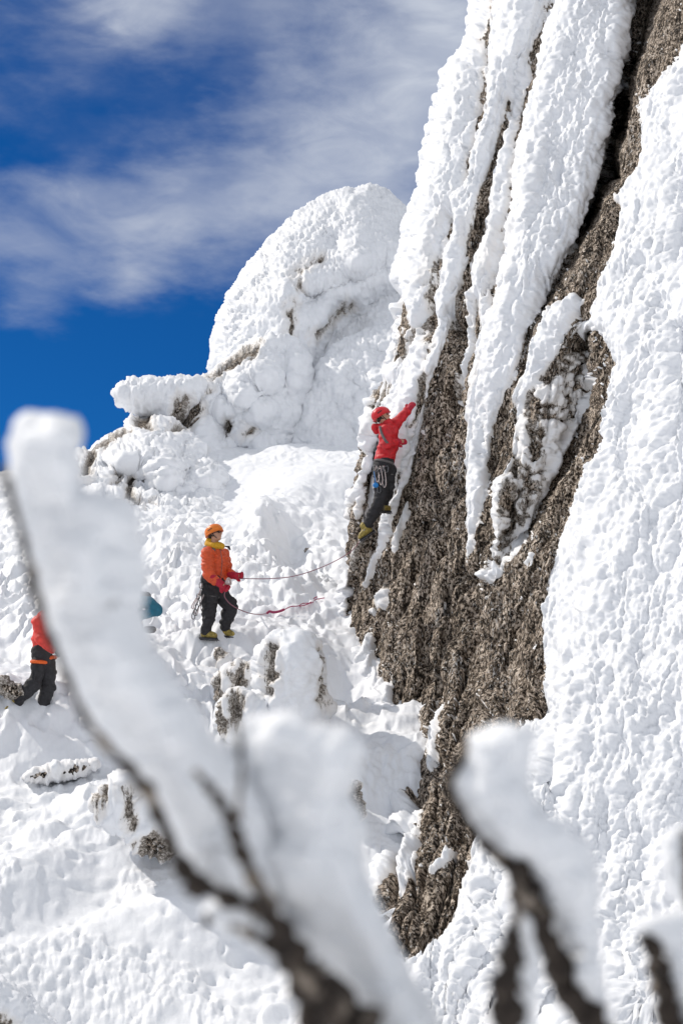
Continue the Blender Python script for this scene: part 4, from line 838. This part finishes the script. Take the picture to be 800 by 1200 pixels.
# ------------------------------------------------------------------ the person at the left, partly behind the branch
def left_person():
    d = hit(28, 817)-.05
    J = lambda x, y, dz=0.: V(x, y, d+dz)
    root = empty('person', J(30, 818)); tag(root, 'person in coral jacket with orange harness loops, head behind the frosted branch', 'person', 'climbers on the snow and rock')
    hc = J(62, 694); hs, he = head(root, hc, Vector((.7, .6, .1)), 1.0, 'helmet_r', True)
    sN = J(46, 715, -.16); sF = J(63, 714, .16); eN = J(49, 736, -.26); wN = J(64, 748, -.30); eF = J(74, 732, .14); wF = J(84, 745, .0)
    organic('body', [(J(58, 706), .055, hc, .05), (sN, .05, eN, .04), (eN, .04, wN, .028), (sF, .05, eF, .04), (eF, .04, wF, .028), (J(54, 716), .12, J(50, 755), .12), (J(46, 762, -.08), .07, J(42, 787, -.10), .05), (J(42, 787, -.1), .045, J(23, 809, .0), .035), (J(56, 762, .08), .08, J(57, 792, .05), .055), (J(57, 792, .05), .05, J(50, 820, .1), .035), (sN, .06, sF, .06)]+hs+hand_segs(wN, Vector((.9, 0, -.1)), Vector((0, -.2, 1)), .8)+hand_segs(wF, Vector((.9, 0, -.1)), Vector((0, -.2, 1)), .8), M['skin'], root, .012, 0, 0, 2, he)
    organic('jacket', [(sN, .08, sF, .08), (J(54, 716), .13, J(51, 738), .125), (J(51, 738), .135, J(50, 747), .125), (sN, .078, eN, .066), (eN, .064, J(62, 747, -.30), .05), (sF, .076, eF, .066), (eF, .062, J(82, 743, .02), .05)], M['coral'], root, .013, .020, 71, 1)
    organic('glove', hand_segs(wN, Vector((.9, 0, -.1)), Vector((0, -.2, 1)), 1.2), M['black'], root, .011)
    organic('glove', hand_segs(wF, Vector((.9, 0, -.1)), Vector((0, -.2, 1)), 1.2), M['black'], root, .011)
    organic('trousers', [(J(50, 749, -.02), .120, J(50, 760), .130), (J(46.5, 762, -.07), .085, J(42, 786, -.10), .080), (J(42, 786, -.10), .080, J(23, 808, 0), .062), (J(55, 762, .06), .115, J(57, 792, .05), .085), (J(57, 792, .05), .082, J(50, 818, .1), .062)], M['black'], root, .011, .022, 73, 1)
    bm = bmesh.new(); loop_round(bm, J(50, 751, 0), Vector((.05, 0, 1)), .130, .018); link_bm('waist_belt', bm, M['grey'], root)
    bm = bmesh.new(); loop_round(bm, J(46.5, 762.5, -.07), Vector((.05, .0, 1)), .094, .026); link_bm('leg_loop', bm, M['webo'], root)
    bm = bmesh.new(); loop_round(bm, J(57, 760, .04), Vector((-.4, 0, 1)), .112, .024); link_bm('leg_loop', bm, M['webo'], root)
    bm = bmesh.new(); sling(bm, J(42.5, 764, -.16), .26, .03, .006, -.02); bm.verts.index_update(); link_bm('cord_loop', bm, M['black'], root, split=True)
    boot(root, J(21, 812, .04), Vector((-.8, -.3, -.2)), Vector((.3, 0, 1))); boot(root, J(50, 824, .1), Vector((.8, -.3, 0)), Vector((0, 0, 1)))
    root.location.z -= .15
left_person()

# ------------------------------------------------------------------ the crouching person in teal, almost hidden by the big branch
def teal_person():
    d = hit(160, 760); J = lambda x, y, dz=0.: V(x, y, d+dz)
    root = empty('person', J(148, 760)); tag(root, 'person in teal jacket crouching behind the thick frosted branch, elbow showing', 'person', 'climbers on the snow and rock')
    hc = J(140, 690); hs, he = head(root, hc, Vector((-.9, -.2, -.3)), 1., 'helmet_o', False)
    sN = J(158, 704, -.16); sF = J(156, 702, .16); eN = J(184, 715, -.2); wN = J(164, 722, -.3); eF = J(150, 722, .15); wF = J(132, 724, .1)
    organic('body', [(J(150, 699), .055, hc, .05), (sN, .05, eN, .04), (eN, .04, wN, .028), (sF, .05, eF, .04), (eF, .04, wF, .028), (J(156, 705), .12, J(158, 735), .12), (J(158, 738, -.08), .08, J(138, 730, -.1), .055), (J(138, 730, -.1), .05, J(142, 756, -.05), .035), (J(158, 738, .08), .08, J(136, 736, .1), .055), (J(136, 736, .1), .05, J(140, 758, .1), .035), (sN, .06, sF, .06)]+hs+hand_segs(wN, Vector((-.9, 0, 0)), Vector((0, -.2, 1)), .8)+hand_segs(wF, Vector((-.9, 0, 0)), Vector((0, -.2, 1)), .8), M['skin'], root, .012, 0, 0, 2, he)
    organic('jacket', [(sN, .085, sF, .085), (J(156, 706), .13, J(156, 730), .125), (sN, .085, J(174, 706, -.18), .085), (J(174, 706, -.18), .085, eN, .075), (eN, .070, J(167, 721, -.28), .055), (sF, .078, eF, .066), (eF, .062, wF, .05)], M['teal'], root, .013, .012, 81, 2)
    organic('collar', [(J(162, 697, -.1), .055, J(172, 699, -.14), .060)], M['black'], root, .013, .008, 83)
    organic('trousers', [(J(157, 735, 0), .13, J(157, 742, 0), .13), (J(157, 739, -.08), .11, J(138, 731, -.1), .078), (J(138, 731, -.1), .076, J(142, 754, -.05), .06), (J(157, 739, .08), .11, J(137, 737, .1), .078), (J(137, 737, .1), .076, J(140, 756, .1), .06)], M['black'], root, .013, .012, 85, 2)
    organic('glove', hand_segs(wN, Vector((-.9, 0, 0)), Vector((0, -.2, 1)), 1.2), M['black'], root, .011)
    organic('glove', hand_segs(wF, Vector((-.9, 0, 0)), Vector((0, -.2, 1)), 1.2), M['black'], root, .011)
    organic('belt_pouch', [(J(172, 737.5, -.12), .045, J(179, 738, -.12), .048)], M['grey'], root, .012, .006, 87)
    boot(root, J(142, 757, -.05), Vector((-.9, -.3, 0)), Vector((0, 0, 1))); boot(root, J(140, 759, .1), Vector((-.9, -.3, 0)), Vector((0, 0, 1)))
teal_person()

# ------------------------------------------------------------------ ropes
def rope(pts, rad, label, m='rope', n=10):
    bm = bmesh.new(); tube(bm, spline(pts, n), rad, 6); root = link_bm('rope', bm, M[m]); tag(root, label, 'rope'); return root
b = DB+.10
rope([at(280, 678.3, b-.16), at(286, 678.1, b-.14), at(294, 678.2, b-.10), at(318, 678, b-.05), at(345, 675, b), at(375, 665.5, b+.1), at(404, 651, b), at(420, 636, DC+.02), at(437, 600, DC+.12), at(448, 560, DC-.15), at(450, 545, DC-.18)], .0065, 'thin pink rope running from the belayer\'s gloves across to the climber', n=12)
lp = [at(268, 687, b-.33), at(263, 697, b-.30), at(268, 706, b-.28), at(278, 713, b-.3), at(292, 718.5, b-.30)]
gl = [(304, 720), (313, 719)]
for x, y in gl: lp.append(at(x, y, hit(x, y)-.24))
r2 = rope(lp, .0075, 'slack rope hanging from the belayer down to a magenta tape knot on the snow')
def snowrope(name, pts, rad, m, parent, wob=0):
    bm = bmesh.new(); P = []
    for i, (x, y) in enumerate(pts): P.append(at(x+wob*math.sin(i*2.1), y+wob*math.cos(i*1.7), hit(x, y)-.14))
    tube(bm, spline(P, 6), rad, 6); o = link_bm(name, bm, M[m]); o.parent = parent; return o
snowrope('tape_knot', [(313, 718.5), (316, 716.5), (320, 717.5), (325, 717), (330, 715.5), (333, 714)], .021, 'tape', r2)
snowrope('rope_end', [(333, 714), (340, 711), (350, 710.5), (355, 707), (365, 706), (370, 703), (380, 701)], .008, 'tape', r2, .5)
snowrope('tape_end', [(351, 710), (357, 709), (363, 707), (368, 701), (371, 699)], .009, 'tape', r2, .4)

# ------------------------------------------------------------------ frosted shrubs close to the camera
def stem(name, pts, parent, d, r0seg=9):
    d = float(d)
    """pts: (px, py, width px, depth offset)"""
    P = [np.r_[np.asarray(at(x, y, d+dz)), (wd*.6)*(d+dz)/F] for x, y, wd, dz in pts]; Q = spline(P, 8); bm = bmesh.new()
    rad = [q[3]*(1+.22*math.sin(i*.9)+.16*random.uniform(-1, 1)) for i, q in enumerate(Q)]
    tube(bm, [np.array(q[:3])+np.array([random.uniform(-1, 1), 0, random.uniform(-1, 1)])*q[3]*.22 for q in Q], rad, 9)
    o = link_bm(name, bm, M['bark']); put(o, parent); return o
def rime(outline, parent, d, bulge, Rr, seed, dfun=None):
    X, Y, sd, f, Pf, Pb, fm = relief(outline, d, bulge, Rr, 2.6, dfun, smooth=6, edge_n=2.6, seed=seed)
    tp = S(sd/9)
    for P, k in ((Pf, 1), (Pb, -1)):
        Nn = normals(P)*k
        h = .006*lumps(P, .035, seed+1)+.003*lumps(P, .016, seed+2)+.008*fbm(P/.06, 3, seed+3)+.0045*fbm(P*np.array([1, 1, 2.5])/.02, 3, seed+5)
        P += Nn*(h*tp)[..., None]
    o = grid_mesh('rime_ice', [(Pf, fm, False), (Pb, fm, True)], M['near_rime'], [f*0, f*0]); put(o, parent); return o
d1 = 1.42
root = empty('frosted_shrub', V(430, 2300, 1.5)); tag(root, 'bare shrub with the largest rime-plastered branches, rising across the lower left foreground', 'shrub', 'rime-covered shrubs close to the camera')
stem('branch', [(2, 545, 7, 0), (9, 566, 9, 0), (18, 598, 7, 0), (30, 640, 8, 0), (42, 688, 10, 0), (50, 722, 8, 0), (72, 780, 8, 0), (95, 830, 8, 0), (120, 868, 9, 0), (150, 900, 12, 0), (175, 930, 15, 0), (190, 965, 13, 0), (207, 1000, 12, 0), (225, 1030, 22, 0), (262, 1050, 17, .0), (300, 1062, 14, .03), (335, 1100, 18, .03)], root, d1-.085)
stem('twig', [(28, 689, 3, 0), (36, 690, 6, 0), (43, 695, 7, 0)], root, d1-.05)
stem('twig', [(215, 1010, 5, 0), (222, 1030, 10, 0), (218, 1042, 7, 0)], root, d1-.06)
stem('branch', [(228, 903, 6, 0), (243, 920, 9, 0), (258, 940, 11, 0), (270, 962, 13, 0), (278, 985, 15, 0), (290, 1015, 15, 0), (310, 1050, 15, 0), (326, 1080, 17, 0), (345, 1115, 24, 0), (365, 1145, 32, 0), (395, 1180, 40, 0), (425, 1225, 46, 0), (445, 1350, 56, .02), (450, 1700, 60, .05), (430, 2300, 64, .08)], root, d1-.125)
stem('twig', [(278, 845, 5, 0), (281, 870, 6, 0), (283, 912, 6, 0), (280, 935, 5, 0), (278, 962, 7, 0)], root, d1-.13)
stem('twig', [(268, 1086, 6, 0), (290, 1093, 10, 0), (318, 1108, 14, 0), (340, 1135, 17, 0), (358, 1170, 22, 0), (372, 1240, 26, .02), (400, 1400, 30, .03)], root, d1-.11)
stem('twig', [(241, 1070, 3, 0), (242, 1080, 8, 0), (244, 1086, 4, 0)], root, d1-.05)
rime([(17,492),(34,481),(60,484),(94,488),(97,510),(92,530),(93,548),(98,572),(120,580),(152,587),(163,600),(166,640),(165,690),(169,725),(184,765),(205,800),(232,838),(262,878),(290,905),(318,950),(330,1000),(328,1040),(310,1062),(270,1052),(232,1030),(212,1000),(192,960),(172,925),(145,893),(118,862),(90,812),(66,760),(50,715),(40,680),(28,630),(16,590),(12,560),(10,520)], root, lambda x, y: d1+(x-60-(y-560)*.42)*.0002, .028, 30, 700, lambda x, y: .018*vnoise(np.stack([x/45, y/60, 0*x], -1), 3)+.003*vnoise(np.stack([x/22, y/12, 0*x], -1), 33)-.055*S((x-interp(y, [(490,12),(600,18),(700,46),(800,85),(900,150),(1000,212)]))/85))
rime([(262,880),(276,852),(296,840),(330,836),(360,842),(385,852),(410,858),(428,876),(420,905),(408,930),(424,950),(430,975),(422,1000),(432,1030),(448,1070),(462,1105),(478,1135),(500,1172),(530,1225),(560,1330),(470,1340),(440,1230),(410,1180),(370,1135),(345,1090),(322,1055),(296,1010),(276,960),(262,920)], root, d1, .030, 36, 720, lambda x, y: .020*vnoise(np.stack([x/50, y/60, 0*x], -1), 6)+.003*vnoise(np.stack([x/22, y/12, 0*x], -1), 34)-.06*S((x-interp(y, [(850,284),(950,288),(1050,320),(1150,372),(1250,430)]))/95))
rime([(225,895),(250,900),(285,905),(300,960),(310,1010),(318,1050),(290,1030),(270,985),(250,940)], root, d1+.02, .018, 16, 740)
rime([(238,1065),(262,1050),(300,1060),(328,1085),(345,1118),(352,1150),(338,1148),(320,1122),(290,1100),(262,1090),(244,1082)], root, d1-.03, .014, 12, 760)
d2 = 1.55
root = empty('frosted_shrub', V(700, 2300, 1.6)); tag(root, 'bare shrub with a crooked forked stem and rime cap, foreground right of centre', 'shrub', 'rime-covered shrubs close to the camera')
stem('branch', [(544, 866, 6, 0), (546, 880, 10, 0), (536, 898, 9, 0), (526, 915, 10, 0), (530, 935, 9, 0), (545, 960, 9, 0), (562, 984, 10, 0), (585, 1005, 14, 0), (604, 1018, 24, 0), (618, 1048, 28, 0), (630, 1080, 27, 0), (645, 1115, 28, 0), (663, 1148, 30, 0), (682, 1185, 32, 0), (700, 1225, 36, 0), (715, 1400, 44, 0), (720, 2300, 50, .08)], root, d2-.03)
stem('twig', [(607, 1068, 8, -.12), (600, 1095, 16, -.13), (598, 1125, 26, -.14), (596, 1160, 32, -.15), (594, 1200, 34, -.15), (610, 1300, 36, -.15), (690, 1600, 40, -.05), (716, 1900, 40, 0)], root, d2-.1)
rime([(548,866),(560,854),(585,849),(612,850),(628,858),(622,885),(618,915),(626,938),(640,958),(662,975),(688,980),(694,1000),(702,1030),(700,1080),(704,1120),(712,1170),(722,1230),(700,1240),(684,1190),(664,1150),(650,1110),(638,1070),(622,1030),(602,1016),(584,1003),(562,982),(544,955),(532,932),(530,914),(544,894)], root, d2, .026, 26, 800, lambda x, y: .015*vnoise(np.stack([x/40, y/50, 0*x], -1), 16)-.05*S((x-interp(y, [(860,545),(930,530),(1000,590),(1100,650),(1200,690)]))/70))
rime([(608,1060),(622,1082),(630,1120),(628,1160),(625,1230),(606,1230),(604,1160),(604,1110)], root, d2-.18, .010, 9, 820)
d3 = 1.6
root = empty('frosted_shrub', V(800, 2300, 1.65)); tag(root, 'small dark stub of a rime-capped shrub at the bottom right edge', 'shrub', 'rime-covered shrubs close to the camera')
stem('branch', [(754, 1098, 12, 0), (764, 1108, 18, 0), (772, 1135, 20, 0), (778, 1165, 22, 0), (784, 1200, 24, 0), (788, 1240, 26, 0), (795, 1600, 30, 0), (800, 2300, 36, .05)], root, d3-.02)
stem('twig', [(800, 975, 6, 0), (803, 1000, 9, 0), (806, 1040, 10, 0), (805, 1120, 12, 0), (795, 1300, 14, 0)], root, d3-.01)
rime([(744,1082),(760,1074),(785,1068),(812,1062),(840,1066),(850,1100),(840,1160),(838,1240),(800,1250),(792,1200),(786,1160),(778,1120),(768,1100),(752,1094)], root, d3, .024, 18, 840)
rime([(772,985),(790,968),(820,960),(850,975),(850,1060),(820,1085),(800,1060),(784,1050),(778,1020)], root, d3+.05, .018, 16, 860)

for o in PENDING: COL.objects.link(o)
